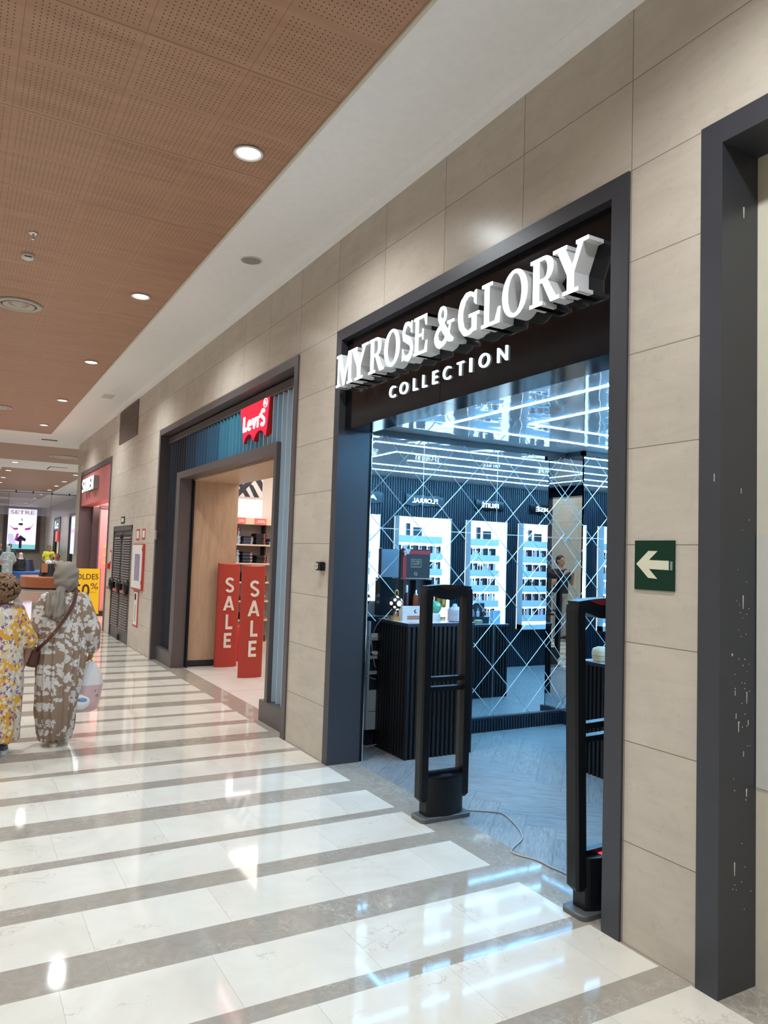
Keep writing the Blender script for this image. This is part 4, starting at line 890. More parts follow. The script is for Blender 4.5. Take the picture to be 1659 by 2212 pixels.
# ------------------------------------------------------------------ anti-theft gates
def gate(label, loc, tilt, lit_):
    t = thing('security_gate', label, 'security gate', loc, rot=(0, tilt, 0))
    gm = mat('slate_rubber', (0.10, 0.105, 0.11), 0.45)
    def rr(w_, d, z, r=0.03, n=6):
        out = []
        for cx, cy, a0 in ((w_-r, d-r, 0), (-w_+r, d-r, 90), (-w_+r, -d+r, 180), (w_-r, -d+r, 270)):
            for k in range(n+1): a = math.radians(a0+90*k/n); out.append((cx+r*math.cos(a), cy+r*math.sin(a), z))
        return out
    MB().loft([rr(0.182, 0.075, 0.0), rr(0.182, 0.075, 0.024), rr(0.176, 0.069, 0.028)]).build('base_plate', gm, t)
    # side posts
    for s in (-1, 1):
        def sec(z, o=0.182, i=0.128, d=0.040): return [(s*(o-0.008), -d, z), (s*o, -d+0.014, z), (s*o, d-0.014, z), (s*(o-0.008), d, z), (s*i, d, z), (s*(i-0.004), 0, z), (s*i, -d, z)]
        MB().loft([sec(0.115, 0.165, 0.13, 0.030), sec(0.135), sec(1.38), sec(1.408, 0.176), sec(1.418, 0.160, 0.128, 0.03)]).build('post', MT['black'], t)
    # top bar with a sagging lower edge
    pp = [(-0.165+0.33*k/12, 1.425+0.010*math.sin(PI*k/12)) for k in range(13)]+[(0.150-0.30*k/12, 1.375-0.035*math.sin(PI*k/12)**2) for k in range(13)]
    MB().prism(pp, -0.038, 0.038, 'y').build('top_bar', MT['black'], t)
    pp = [(-0.10+0.20*k/10, 1.428+0.006*math.sin(PI*k/10)) for k in range(11)]+[(0.10-0.20*k/10, 1.428-0.026*math.sin(PI*k/10)) for k in range(11)]
    MB().prism(pp, -0.0405, 0.0405, 'y').build('alarm_lens', mat('lens_red' if lit_ else 'lens_brown', (0.10, 0.012, 0.015) if lit_ else (0.035, 0.018, 0.016), 0.08, emit=(1, 0.05, 0.05) if lit_ else None, es=0.04), t)
    for z in (0.835, 0.775): MB().box(-0.132, 0.132, -0.022, 0.022, z, z+0.028).build('crossbar', MT['black'], t)
    MB().box(-0.132, 0.132, -0.018, 0.018, 0.262, 0.285).build('crossbar', MT['black'], t)
    def d_(z, b=0.062): return [(-0.135, 0.040, z), (-0.135, -0.036, z)]+[(-0.135+0.27*k/12, -0.036-b*math.sin(PI*k/12)**0.8*0.62, z) for k in range(1, 12)]+[(0.135, -0.036, z), (0.135, 0.040, z)]
    MB().loft([d_(0.030), d_(0.25), d_(0.262, 0.058)]).build('housing', MT['black'], t)
    MB().box(-0.035, 0.045, -0.060, -0.015, 0.262, 0.2645).build('status_panel', mat('status_red' if lit_ else 'status_dark', (0.5, 0.02, 0.04) if lit_ else (0.03, 0.03, 0.06), 0.2, emit=(1, 0.1, 0.15) if lit_ else None, es=0.8), t)
    return t
gate('black plastic anti-theft gate at the left of the perfume shop entrance', (0.158, 3.935, 0), 0, False)
gate('black anti-theft gate with red light, cut off by the right door frame', (0.150, 2.597, 0.002), math.radians(-1.6), True)
tag(MB().tube(smooth([(0.335, 3.985, 0.006), (0.40, 3.935, 0.005), (0.494, 3.867, 0.005), (0.54, 3.799, 0.005), (0.482, 3.604, 0.005), (0.413, 3.47, 0.005), (0.347, 3.40, 0.005), (0.227, 3.328, 0.005), (0.190, 3.27, 0.005), (0.245, 3.146, 0.005), (0.251, 3.044, 0.005), (0.265, 2.94, 0.005), (0.26, 2.70, 0.005)]), 0.0045).build('floor_cable', MT['cable']), 'thin grey cable lying on the shop floor between the two gates', 'cable')

# ------------------------------------------------------------------ denim shop (second opening)
BR = MT['framebrown']
frame3('trim_8', BR, 6.085, 11.275, 3.354, 0.085, -0.014, 0.262)
struct('trim_9', MB().box(0.105, 0.20, 6.17, 11.19, 3.155, 3.245).box(0.20, 0.262, 6.17, 11.19, 3.155, 3.26), BR)
struct('wall_denim_facade', MB().box(0.235, 0.262, 6.17, 6.80, 0.0, 3.16).box(0.235, 0.262, 10.35, 11.19, 0.0, 3.16).box(0.235, 0.262, 6.80, 10.35, 2.62, 3.16), MT['navy'])
pt = thing('door_portal', 'brown-grey metal inner portal framing the denim shop doorway', 'portal', (0, 0, 0))
MB().box(0.07, 0.234, 6.735, 6.80, 0.195, 2.665).build('right_post', BR, pt)
MB().box(0.07, 0.234, 10.30, 10.48, 0.195, 2.665).build('left_post', BR, pt)
MB().box(0.07, 0.234, 6.80, 10.30, 2.575, 2.665).build('lintel', BR, pt)
MB().box(0.060, 0.234, 6.17, 6.905, 0.0, 0.195).build('right_plinth', BR, pt)
MB().box(0.060, 0.234, 10.30, 11.19, 0.0, 0.195).build('left_plinth', BR, pt)
MB().box(0.252, 0.275, 10.26, 10.30, 0, 2.56).build('shutter_guide', MT['black'], pt)
# vertical blue louvre fins
fin_cols = [(0.33, 0.42, 0.50), (0.31, 0.41, 0.49), (0.29, 0.39, 0.47), (0.24, 0.36, 0.45), (0.18, 0.32, 0.43), (0.10, 0.27, 0.39), (0.055, 0.24, 0.36), (0.035, 0.20, 0.32), (0.012, 0.095, 0.19), (0.008, 0.070, 0.155), (0.006, 0.035, 0.085), (0.006, 0.020, 0.05), (0.006, 0.012, 0.026)]
fin_m = [mat('fin_blue_%d' % k, c_, 0.5, var=(3, 0.05)) for k, c_ in enumerate(fin_cols)]
names = ('pale steel-blue', 'pale steel-blue', 'pale steel-blue', 'greyish blue', 'greyish blue', 'soft blue', 'teal blue', 'teal', 'petrol blue', 'petrol blue', 'dark navy', 'dark navy', 'blue-black')
fp = thing('louvre_screen', 'screen of upright folded fins shading from pale blue to black around the portal', 'screen', (0, 0, 0))
n_f = 40
for k in range(n_f):
    y = 6.19+k*(11.15-6.19)/n_f; d = (11.15-6.19)/n_f; z0 = 0.197 if (y < 6.73 or y > 10.45) else 2.668
    q = (y-6.19)/(11.15-6.19)
    ci = 0 if q < 0.11 else 3 if q < 0.22 else 5 if q < 0.33 else 6 if q < 0.44 else 7 if q < 0.52 else 8 if q < 0.62 else 9 if q < 0.72 else 10 if q < 0.82 else 12
    zt = 3.03 if k % 2 else 3.075
    zt = 3.152
    MB().prism([(0.205, y+0.002), (0.115, y+d*0.35), (0.115, y+d*0.50), (0.222, y+d-0.002), (0.222, y+0.002)], z0, zt, 'z').build('fin', fin_m[ci], fp)
bs = thing('shop_sign', "red lit box sign with scalloped lower edge reading LEVI'S in white", 'shop sign', (0, 0, 0))
redl = glow('lit_red_acrylic', (0.85, 0.010, 0.045), 0.85)
def bat(x0, x1, m_, nm, par, sh=0.0):
    top = 3.155; bot = 2.762
    pts = [(7.02, top), (7.90, top), (7.76, bot)]
    for k in range(1, 8): t_ = k/8; pts.append((7.76-0.30*t_, bot+0.085*math.sin(PI*t_)**0.7))
    pts.append((7.455, bot-0.01))
    for k in range(1, 8): t_ = k/8; pts.append((7.45-0.34*t_, bot+0.085*math.sin(PI*t_)**0.7))
    pts.append((7.10, bot))
    mb = MB(); mid = 2.86
    # two convex-ish slabs to keep the scallops clean
    mb.prism([(7.02, top), (7.90, top), (7.795, mid), (7.065, mid)], x0, x1, 'x')
    low = pts[2:]
    for k in range(len(low)-1):
        a, b_ = low[k], low[k+1]; mb.prism([a, b_, (b_[0]+(0.0 if k < len(low)-2 else -0.035), mid), (a[0]+(0.035 if k == 0 else 0.0), mid)], x0, x1, 'x')
    return mb.build(nm, m_, par)
bat(0.088, 0.200, MT['redp'], 'box_body', bs); bat(0.0855, 0.0878, redl, 'lit_front', bs)
F = plane_frame('-x', (0.0855, 0, 0)); wl = glow('lit_white_lettering', (1, 0.95, 0.97), 2.0)
for ch, a, b_, z0, z1, w_ in (('L', 7.79, 7.67, 2.885, 3.05, .42), ('e', 7.655, 7.52, 2.88, 3.00, .34), ('V', 7.515, 7.375, 2.885, 3.00, .36), ('I', 7.36, 7.315, 2.885, 3.00, 1), ("'", 7.295, 7.265, 2.975, 3.02, 1), ('S', 7.255, 7.13, 2.882, 3.055, .34)):
    bold(ch, a, b_, z0, z1, 0.082, 0.0854, wl, bs, w=w_)
text('R', -7.150, -7.110, 3.090, 3.130, 0.003, F, wl, bs, 'registered_mark')
MB().tube([(0.083, 7.13+0.052*math.cos(a*PI/12), 3.108+0.044*math.sin(a*PI/12)) for a in range(25)], 0.0032, n=6).build('registered_ring', wl, bs)
# interior
oak = wood('oak_panel', (0.42, 0.28, 0.18), (0.54, 0.38, 0.26), (5, 5, 0.5))
struct('wall_denim_left', MB().box(0.28, 0.93, 10.355, 10.42, 0.085, 2.56), oak)
struct('baseboard_denim', MB().box(0.28, 0.93, 10.345, 10.42, 0.0, 0.085), MT['blackm'])
struct('ceiling_denim', MB().box(0.262, 0.93, 6.74, 10.42, 2.56, 2.60), oak)
struct('wall_denim_right', MB().box(0.262, 0.93, 6.70, 6.76, 0.0, 2.56), oak)
tile = mat('pale_shop_tile', (0.62, 0.58, 0.54), 0.28, var=(2.5, 0.08))
struct('floor_denim', MB().box(0.236, 5.0, 6.3, 12.6, -0.1, 0.0).box(0.26, 5.0, 12.6, 12.7, -0.1, 0), tile)
j = MB()
for y in (7.2, 8.4, 9.6, 10.8): j.box(0.25, 4.9, y, y+0.004, 0, 0.0008)
for x in (0.85, 2.05, 3.25): j.box(x, x+0.004, 6.35, 12.2, 0, 0.0008)
struct('trim_10', j, mat('tile_joint', (0.3, 0.27, 0.24), 0.7))
cr = mat('shop_white_wall', (0.70, 0.64, 0.60), 0.6)
struct('wall_denim_back', MB().box(0.26, 5.0, 12.62, 12.7, 0, 3.3).box(4.9, 5.0, 6.3, 12.6, 0, 3.3).box(0.93, 5.0, 6.2, 6.3, 0, 3.3).box(0.90, 0.93, 10.42, 12.62, 0, 3.3).box(0.26, 0.93, 10.42, 10.46, 2.6, 3.3).box(0.93, 0.97, 6.3, 10.42, 2.60, 3.3), cr)
struct('ceiling_denim_shop', MB().box(0.26, 5.0, 6.2, 12.7, 3.3, 3.36), MT['paint'])
for x, y in ((1.7, 9.3), (1.9, 11.3), (3.2, 8.0), (3.4, 11.0), (1.5, 7.3)):  # added area lights without fixtures, wide so the floor mirrors them faintly
    ld = bpy.data.lights.new('shop_fill_light', 'AREA'); ld.energy = 26; ld.color = (1.0, 0.86, 0.76); ld.shape = 'DISK'; ld.size = 1.5
    lo = bpy.data.objects.new('shop_fill_light', ld); COL.objects.link(lo); lo.location = (x, y, 3.28)
WY = 12.30    # face of the shelving
ws = thing('wall_shelving', 'tall oak-fronted wall shelving stacked with folded jeans inside the denim shop', 'shelving', (0, 0, 0))
shel = mat('shelf_front', (0.72, 0.60, 0.46), 0.4); bk = mat('shelf_back', (0.42, 0.36, 0.34), 0.6)
MB().box(1.45, 2.9, WY+0.29, WY+0.31, 0.0, 2.07).build('back', bk, ws)
MB().box(1.45, 2.9, WY, WY+0.30, 2.07, 2.185).build('header', shel, ws)
for z in (1.705, 1.385, 1.065, 0.745, 0.425): MB().box(1.45, 2.9, WY, WY+0.29, z, z+0.026).build('shelf', shel, ws)
MB().box(1.45, 2.9, WY, WY+0.29, 0.0, 0.07).build('plinth', shel, ws)
MB().box(2.12, 2.145, WY+0.10, WY+0.29, 0.07, 2.07).build('divider', MT['blackm'], ws)
lp = tag(MB().box(1.45, 2.02, WY+0.02, WY+0.04, 2.19, 2.50).build('light_box', glow('white_light_box', (1.0, 0.95, 0.90), 2.2)), 'plain glowing white light box above the jeans shelves', 'light box')
po = thing('striped_poster', 'black and white diagonal striped panel above the glowing light box', 'poster', (1.45, WY+0.03, 2.54))
MB().box(0.0, 0.57, -0.01, 0.01, 0.0, 0.50).build('panel', mat('poster_white', (0.66, 0.62, 0.62), 0.5), po)
ps_ = MB()
sk = [0]
def stripe(p): sk[0] += 1; ps_.prism(p, -0.013-0.0006*sk[0], -0.010, 'y')
stripe([(0.04, 0.0), (0.15, 0.0), (0.45, 0.34), (0.40, 0.42)])
for a in (0.20, 0.36): stripe([(a+0.06, 0.0), (a+0.15, 0.0), (a-0.02, 0.25) if a < .3 else (a+0.03, 0.20), (a-0.07, 0.19) if a < .3 else (a-0.08, 0.26)])
stripe([(0.56, 0.10), (0.56, 0.26), (0.45, 0.42), (0.38, 0.36)]); stripe([(0.50, 0.5), (0.57, 0.5), (0.57, 0.36)])
stripe([(0.0, 0.18), (0.10, 0.34), (0.0, 0.36)])
ps_.build('dark_stripes', MT['navy'], po)
rdl = mat('sale_card_red', (0.80, 0.16, 0.14), 0.5); Fy = plane_frame('-y', (0, WY-0.004, 0)); whl = mat('card_white', (0.85, 0.82, 0.80), 0.5)
for x0, x1, lb, ss_ in ((1.57, 1.725, 'left of two pinkish-red discount cards reading -30% on the shelf header', 0), (1.885, 2.10, 'right of two pinkish-red discount cards reading -30% on the shelf header', 1)):
    c_ = thing('discount_card', lb, 'sign', (0, 0, 0)); MB().box(x0, x1, WY-0.003, WY, 2.075, 2.178).build('card', rdl, c_)
    text('-30%', x0+0.02, x1-0.02, 2.10, 2.15, 0.001, Fy, whl, c_, offset=0.01)
den = [mat('denim_%d' % k, c_, 0.85, var=(30, 0.25)) for k, c_ in enumerate([(0.010, 0.012, 0.022), (0.05, 0.065, 0.12), (0.26, 0.31, 0.42), (0.016, 0.014, 0.016)])]
dtag = mat('jeans_tag', (0.70, 0.12, 0.10), 0.6)
jm = []
for k in range(4):
    j0 = thing('folded_jeans', 'x', 'jeans', (0, 0, -5))
    mb = MB(); R_pts = [(-0.085, 0.0), (-0.095, 0.014), (-0.085, 0.027), (0.085, 0.027), (0.09, 0.014), (0.085, 0.0)]
    mb.prism(R_pts, 0.0, 0.24, 'y'); mb.build('denim', den[k], j0)
    MB().box(0.045, 0.070, -0.0015, 0.0, 0.006, 0.020).build('paper_tag', dtag if k in (0, 3) else MT['white'], j0)
    jm.append(j0)
usedj = set()
for si, (x, z, kinds, nm) in enumerate([(1.565, 1.731, [2, 2, 2, 2, 2, 1, 1, 1, 0, 0], 'tall pale-to-dark stack at the left of the top shelf'), (1.80, 1.731, [1, 1, 1, 1, 0], 'low dark blue stack in the middle of the top shelf'), (2.03, 1.731, [3, 3, 3, 3, 0, 0, 3], 'black stack with red tags on the top shelf'), (2.27, 1.731, [2, 2, 1, 1], 'stack at the right end of the top shelf'),
      (1.56, 1.411, [2, 2, 2, 2, 1, 2, 1, 1], 'pale blue stack at the left of the second shelf'), (1.80, 1.411, [0, 1, 0, 1, 0, 1, 0], 'navy stack in the middle of the second shelf'), (2.05, 1.411, [3, 3, 3, 0, 3], 'black stack with red tags on the second shelf'),
      (2.06, 1.091, [3, 3, 0, 0], 'dark stack on the third shelf behind the sale totems'), (1.82, 1.091, [0, 0, 3, 0, 0, 1], 'middle stack on the third shelf behind the sale totems'), (2.06, 0.771, [2, 1, 2, 2, 1], 'pale stack on the fourth shelf'), (1.82, 0.771, [0, 1, 2, 2], 'middle stack on the fourth shelf'), (2.05, 0.451, [1, 2, 1, 2, 2], 'pale stack on the fifth shelf'), (1.80, 0.451, [0, 0, 0, 0], 'dark stack on the fifth shelf'), (2.08, 0.07, [3, 3, 3, 3], 'black stack at the bottom of the shelving')]):
    for q, kd in enumerate(kinds):
        if kd not in usedj: usedj.add(kd); o = jm[kd]
        else: o = dup(jm[kd])
        o.location = (x+rnd.uniform(-0.006, 0.006), WY+0.012+rnd.uniform(0, 0.01), z+q*0.0273); o.rotation_euler = (0, 0, 0)
        o['label'] = 'folded jeans in the '+nm; o['group'] = 'jeans: '+nm
tag(MB().lathe([(0.10, 0), (0.10, 0.5), (0.08, 0.52), (0.001, 0.52)], (1.10, 10.75, 0.0), n=24).build('red_stool', MT['redp']), 'glossy red stool or bin glimpsed between the two sale totems', 'stool')
# SALE totems
def totem(label, x, y):
    t = thing('sale_totem', label, 'sale totem', (x, y, 0)); W_ = 0.160; H = 1.435
    def sec(z, dz=0): return [(W_*math.cos(a), 0.062*math.sin(a)*1.0, z+dz*abs(math.cos(a))**3) for a in [2*PI*k/40 for k in range(40)]]
    MB().loft([sec(0), sec(0.7), sec(H-0.02, 0.012)], sm=True).build('body', MT['red'], t)
    MB().loft([[(p[0]*1.01, p[1]*1.01, p[2]) for p in sec(H-0.021, 0.012)], [(p[0]*1.01, p[1]*1.01, p[2]) for p in sec(H-0.014, 0.012)]]).build('rim', mat('rim_red', (0.60, 0.10, 0.07), 0.4), t)
    Fy_ = plane_frame('-y', (0, 0, 0))
    for ch, z1, z0, hw, w_ in (('S', 1.235, 1.030, 0.062, .27), ('A', 0.980, 0.780, 0.080, .22), ('L', 0.725, 0.520, 0.050, .30), ('E', 0.470, 0.265, 0.053, .30)):
        off = 0.0 if ch != 'L' else 0.012; mb = MB()
        for k, poly in enumerate(sans(ch, w_)):
            pp = [(-hw+off+2*hw*x, z0+(z1-z0)*y) for x, y in poly]; fr = []; bk3 = []
            for x, z in pp:
                yy = -0.062*math.sqrt(max(0, 1-(x/W_)**2)); fr.append((x, yy-0.0062-0.0002*k, z)); bk3.append((x, yy+0.002, z))
            mb.loft([bk3, fr])
        mb.build('letter', MT['pale'], t)
totem('tall red totem reading SALE, farther one against the oak panel', 0.795, 10.23)
totem('tall red totem reading SALE, nearer one to the right in the denim shop doorway', 0.815, 9.28)
# key switch box on the frame
tag(MB().bev(-0.045, -0.0145, 10.82, 10.93, 1.735, 1.865, 0.006).build('alarm_box', mat('alarm_box_grey', (0.42, 0.40, 0.38), 0.5)).__class__ and bpy.data.objects['alarm_box'], 'small light grey alarm box on the left post of the denim shop frame', 'alarm box')
for o in [bpy.data.objects['alarm_box']]: o.location = (0, 0.30, 0)

# ------------------------------------------------------------------ service door and wall fittings
dm = mat('door_grey', (0.085, 0.075, 0.080), 0.45)
sd = thing('louvred_door', 'dark grey double service door with louvred panels in the tiled wall', 'door', (0, 0, 0))
MB().box(-0.006, 0.05, 12.952, 13.00, 0, 1.985).box(-0.006, 0.05, 14.61, 14.658, 0, 1.985).box(-0.006, 0.05, 12.952, 14.658, 1.90, 1.985).build('door_frame', dm, sd)
for a, b_ in ((13.005, 13.80), (13.81, 14.605)):
    lf = MB().box(0.015, 0.045, a, b_, 0.005, 1.895).build('door_leaf', dm, sd)
    s_ = MB(); z = 0.22
    while z < 1.80:
        if not (0.84 < z < 0.98): s_.prism([(0.014, z), (-0.010, z-0.010), (-0.010, z-0.004), (0.014, z+0.022)], a+0.09, b_-0.09, 'y')
        z += 0.043
    s_.build('louvres', mat('louvre_grey', (0.17, 0.145, 0.135), 0.5), lf)
    MB().box(0.0125, 0.0149, a+0.09, b_-0.09, 0.20, 1.83).build('louvre_gap', MT['blackm'], lf)
struct('wall_service', MB().box(0.05, 0.10, 12.95, 14.66, 0, 1.99), MT['blackm'])
for k, (y, lb) in enumerate(((13.15, 'rightmost'), (13.80, 'middle'), (14.50, 'leftmost'))):
    h = thing('panic_handle', 'black rounded push handle with orange-red bar across the louvred door, %s of three' % lb, 'door handle', (-0.01, y, 0.92))
    MB().lathe([(0.12, 0), (0.12, -0.03), (0.09, -0.055), (0.03, -0.06), (0.001, -0.06)], (0, 0, 0.02), n=24, axis='x').build('scoop', MT['black'], h)
    MB().box(-0.05, 0, -0.02, 0.34, -0.085, -0.045).build('red_bar', mat('orange_red', (0.50, 0.09, 0.04), 0.5), h)
    MB().tube([(-0.02, -0.10, -0.12), (-0.06, -0.04, 0.02), (-0.02, 0.02, 0.10)], 0.012).build('lever', MT['black'], h)
for y, z in ((13.86, 1.80), (13.72, 0.06)):
    tag(MB().lathe([(0.06, 0), (0.06, -0.02), (0.001, -0.03)], (-0.001, y, z), n=20, axis='x').build('door_bumper', MT['black']), 'small black round bumper at the %s of the louvred door' % ('top' if z > 1 else 'foot'), 'bumper')
def card(name, label, cat, y0, y1, z0, z1, d, m0, inner=None, m1=None, iname='print'):
    t = thing(name, label, cat, (0, (y0+y1)/2, (z0+z1)/2)); a, b_ = (y1-y0)/2, (z1-z0)/2
    MB().box(-d, 0, -a, a, -b_, b_).build('plate', m0, t)
    if inner: MB().box(-d-0.003, -d, -a+inner[0], a-inner[1], -b_+inner[2], b_-inner[3]).build(iname, m1, t)
    return t
redm = mat('sign_red', (0.48, 0.05, 0.04), 0.5); wh = MT['white']; pur = mat('purple_grey_glass', (0.28, 0.24, 0.38), 0.15, var=(8, 0.5))
card('door_sign', 'small black square sign with pale centre above the louvred door', 'sign', 13.66, 13.96, 2.03, 2.15, 0.01, MT['blackm'], (0.05, 0.05, 0.025, 0.025), MT['cream'])
card('safety_sticker', 'left of two upright red and white safety stickers above the white cabinet', 'sign', 12.38, 12.62, 1.73, 1.91, 0.005, redm, (0.03, 0.05, 0.03, 0.03), wh)
card('safety_sticker', 'right of two upright red and white safety stickers above the white cabinet', 'sign', 11.96, 12.18, 1.74, 1.91, 0.005, redm, (0.03, 0.05, 0.03, 0.03), wh)
cb = card('hose_cabinet', 'white wall cabinet edged in red with a dark purplish window', 'cabinet', 11.92, 12.72, 0.95, 1.67, 0.03, redm, (0.06, 0.02, 0.02, 0.015), wh, 'door')
MB().box(-0.036, -0.033, -0.20, 0.16, -0.22, 0.20).build('glass_window', pur, cb)
for z in (-0.27, 0.25): MB().box(-0.04, -0.03, -0.39, -0.35, z, z+0.06).build('hinge', redm, cb)
nb_ = card('extinguisher_panel', 'narrow white panel edged in red below the hose cabinet', 'sign', 12.20, 12.55, 0.36, 0.925, 0.01, redm, (0.05, 0.04, 0.03, 0.02), wh)
MB().lathe([(0.03, 0), (0.035, 0.05), (0.03, 0.10)], (-0.02, 0, 0.14), n=10, sx=0.3).build('black_symbol', MT['blackm'], nb_); MB().box(-0.016, -0.013, -0.03, 0.02, -0.20, 0.06).build('hose_symbol', MT['grey'], nb_)
card('safety_sticker', 'upright red and white sticker on the tile left of the louvred door', 'sign', 14.76, 14.90, 1.30, 1.55, 0.005, redm, (0.02, 0.03, 0.04, 0.04), wh)
card('fire_call_point', 'small red square fire alarm box left of the louvred door', 'alarm', 14.86, 15.08, 1.20, 1.30, 0.04, MT['redp'])
card('wall_box', 'small grey panel low on the tile beyond the pink shop', 'panel', 19.5, 19.8, 1.4, 1.9, 0.02, MT['grey'])

# ------------------------------------------------------------------ pink shop (third opening)
frame3('trim_11', BR, 15.215, 19.305, 3.372, 0.10, -0.014, 0.262, 0.09)
pinkp = mat('coral_fascia', (0.56, 0.155, 0.155), 0.45, var=(2, 0.05))
pf = thing('shop_fascia', 'coral red fascia panel above the farther pink shop', 'fascia', (0, 0, 0))
MB().box(0.01, 0.26, 15.306, 19.204, 2.56, 3.271).build('panel', pinkp, pf)
sw = thing('shop_sign', 'lit white raised letters reading SUWEN on the coral fascia', 'shop sign', (0, 0, 0))
F = plane_frame('-x', (0.009, 0, 0)); lw = glow('lit_sign_letters', (0.85, 0.98, 1.0), 2.4)
for ch, a, b_ in (('S', 18.42, 18.12), ('U', 18.08, 17.80), ('W', 17.76, 17.42), ('E', 17.38, 17.14), ('N', 17.10, 16.82)):
    lo = bold(ch, a, b_, 2.83, 3.12, -0.09, 0.009, MT['grey'], sw, w=0.28); bold(ch, a, b_, 2.83, 3.12, -0.094, -0.0912, lw, lo, 'lit_face', w=0.28)
struct('wall_pink_left', MB().box(0.262, 0.62, 19.0, 19.30, 0, 2.56), MT['framebrown'])
pk2 = mat('pink_drape', (0.62, 0.27, 0.27), 0.6); pk3 = mat('pink_backdrop', (0.72, 0.42, 0.40), 0.5)
struct('wall_pink_back', MB().box(0.3, 3.2, 19.30, 19.4, 0, 3.2).box(3.1, 3.2, 15.0, 19.3, 0, 3.2).box(0.3, 3.2, 15.0, 15.1, 0, 3.2), pk3)
struct('ceiling_pink', MB().box(0.262, 3.2, 15.0, 19.4, 3.0, 3.06), pk3)
struct('floor_pink', MB().box(0.236, 3.2, 15.0, 19.4, -0.1, 0.0), mat('pink_shop_floor', (0.55, 0.42, 0.32), 0.25))
gd_ = thing('glass_door', 'pink-tinted display window with yellow stickers at the pink shop', 'display window', (0.36, 18.55, 0))
MB().box(0.0, 0.26, 0.0, 0.02, 0.12, 2.50).build('curtain', pk2, gd_); MB().box(0.30, 0.62, -0.02, 0.0, 0.12, 2.50).build('side_pane', mat('pink_pane', (0.75, 0.42, 0.42), 0.3, emit=(1, 0.5, 0.48), es=0.12), gd_)
MB().box(0.27, 0.30, -0.03, 0.02, 0.0, 2.52).box(-0.03, 0.0, -0.03, 0.02, 0, 2.52).box(-0.03, 0.64, -0.03, 0.02, 2.50, 2.58).build('frame', MT['framebrown'], gd_)
MB().box(-0.03, 0.64, -0.04, 0.0, 0.0, 0.12).build('plinth', MT['blackm'], gd_)
for z in (1.20, 1.38, 1.58): MB().box(0.10, 0.20, -0.004, 0.0, z, z+0.07).build('yellow_sticker', mat('yellow_print', (0.60, 0.42, 0.08), 0.5), gd_)
for x, y in ((1.3, 16.5), (1.3, 18.3), (0.75, 17.6)):  # unseen pinkish area lights, no fixtures modelled
    ld = bpy.data.lights.new('shop_fill_light', 'AREA'); ld.energy = 55; ld.color = (1.0, 0.70, 0.68); ld.shape = 'DISK'; ld.size = 1.0
    lo = bpy.data.objects.new('shop_fill_light', ld); COL.objects.link(lo); lo.location = (x, y, 2.98)
ys_ = thing('sale_board', 'bright yellow standing board reading SOLDES 50% beside the pink shop', 'sale board', (0, 17.2, 0))
yl = mat('board_yellow', (0.80, 0.66, 0.02), 0.5); F = plane_frame('-y', (0, -0.0125, 0)); bk_ = mat('board_print', (0.06, 0.03, 0.03), 0.5)
X0 = -0.385; X1 = 0.205
MB().box(X0, X1, -0.012, 0.012, 0.16, 1.13).build('board', yl, ys_); MB().box(X1, X1+0.012, -0.014, 0.014, 0.14, 1.14).build('edge', mat('board_edge', (0.25, 0.16, 0.08), 0.5), ys_)
MB().box(X0+0.05, X1-0.05, -0.16, 0.16, 0.0, 0.012).box(X0+0.25, X1-0.25, -0.01, 0.01, 0.012, 0.16).build('stand', MT['grey'], ys_)
text('SOLDES', X0+0.035, X1-0.035, 0.90, 1.02, 0.001, F, bk_, ys_, 'headline', offset=0.008)
text('50', X0+0.07, X1-0.20, 0.52, 0.80, 0.001, F, bk_, ys_, 'figure', offset=0.012); text('%', X1-0.185, X1-0.03, 0.69, 0.82, 0.001, F, bk_, ys_, 'percent_sign')
text("JUSQU'A", X0+0.30, X1-0.06, 0.615, 0.635, 0.001, F, bk_, ys_, 'small_print')

# ------------------------------------------------------------------ far corridor
scn = thing('advert_screen', 'large bright advertising screen reading SETRE on the far end wall', 'screen', (1.32, 56.99, 0))
MB().box(-1.12, 1.14, -0.14, 0, 1.08, 4.12).build('frame', MT['framebrown'], scn)
white_s = glow('screen_white', (0.93, 0.86, 1.0), 1.25); MB().box(-0.86, 0.90, -0.16, -0.141, 1.30, 4.03).build('lit_panel', white_s, scn)
aq = glow('screen_aqua', (0.22, 0.62, 0.66), 0.9); MB().box(-0.86, 0.90, -0.163, -0.161, 1.30, 1.62).build('aqua_print', aq, scn)
F = plane_frame('-y', (0, -0.163, 0)); text('SETRE', -0.72, 0.74, 3.68, 3.92, 0.002, F, mat('screen_letters', (0.30, 0.28, 0.38), 0.5), scn, 'headline')
def fp(mb, pts): mb.prism(pts, -0.172, -0.164, 'y'); return mb
mg = glow('screen_magenta', (0.42, 0.06, 0.36), 0.8); dk = glow('screen_dark', (0.02, 0.02, 0.06), 0.5); lv = glow('screen_lavender', (0.60, 0.58, 0.85), 1.0)
fp(MB(), [(-0.84, 2.30), (-0.76, 1.62), (-0.30, 1.62), (-0.50, 2.34)]).build('chair_print', lv, scn)
mb = MB(); fp(mb, [(-0.86, 2.98), (-0.50, 2.72), (-0.22, 2.74), (-0.24, 2.60), (-0.45, 2.58)]); fp(mb, [(0.85, 3.25), (0.55, 2.80), (0.20, 2.72), (0.20, 2.58), (0.50, 2.62)]); fp(mb, [(-0.40, 1.90), (-0.30, 2.35), (-0.15, 2.35), (-0.25, 1.9)]); mb.build('magenta_sleeves_print', mg, scn)
mb = MB(); fp(mb, [(-0.38, 1.88), (-0.05, 2.25), (0.15, 2.10), (0.30, 2.0), (0.28, 1.82), (0.05, 1.88), (0.05, 1.34), (-0.12, 1.34), (-0.12, 1.80)]); mb.build('dark_trousers_print', dk, scn)
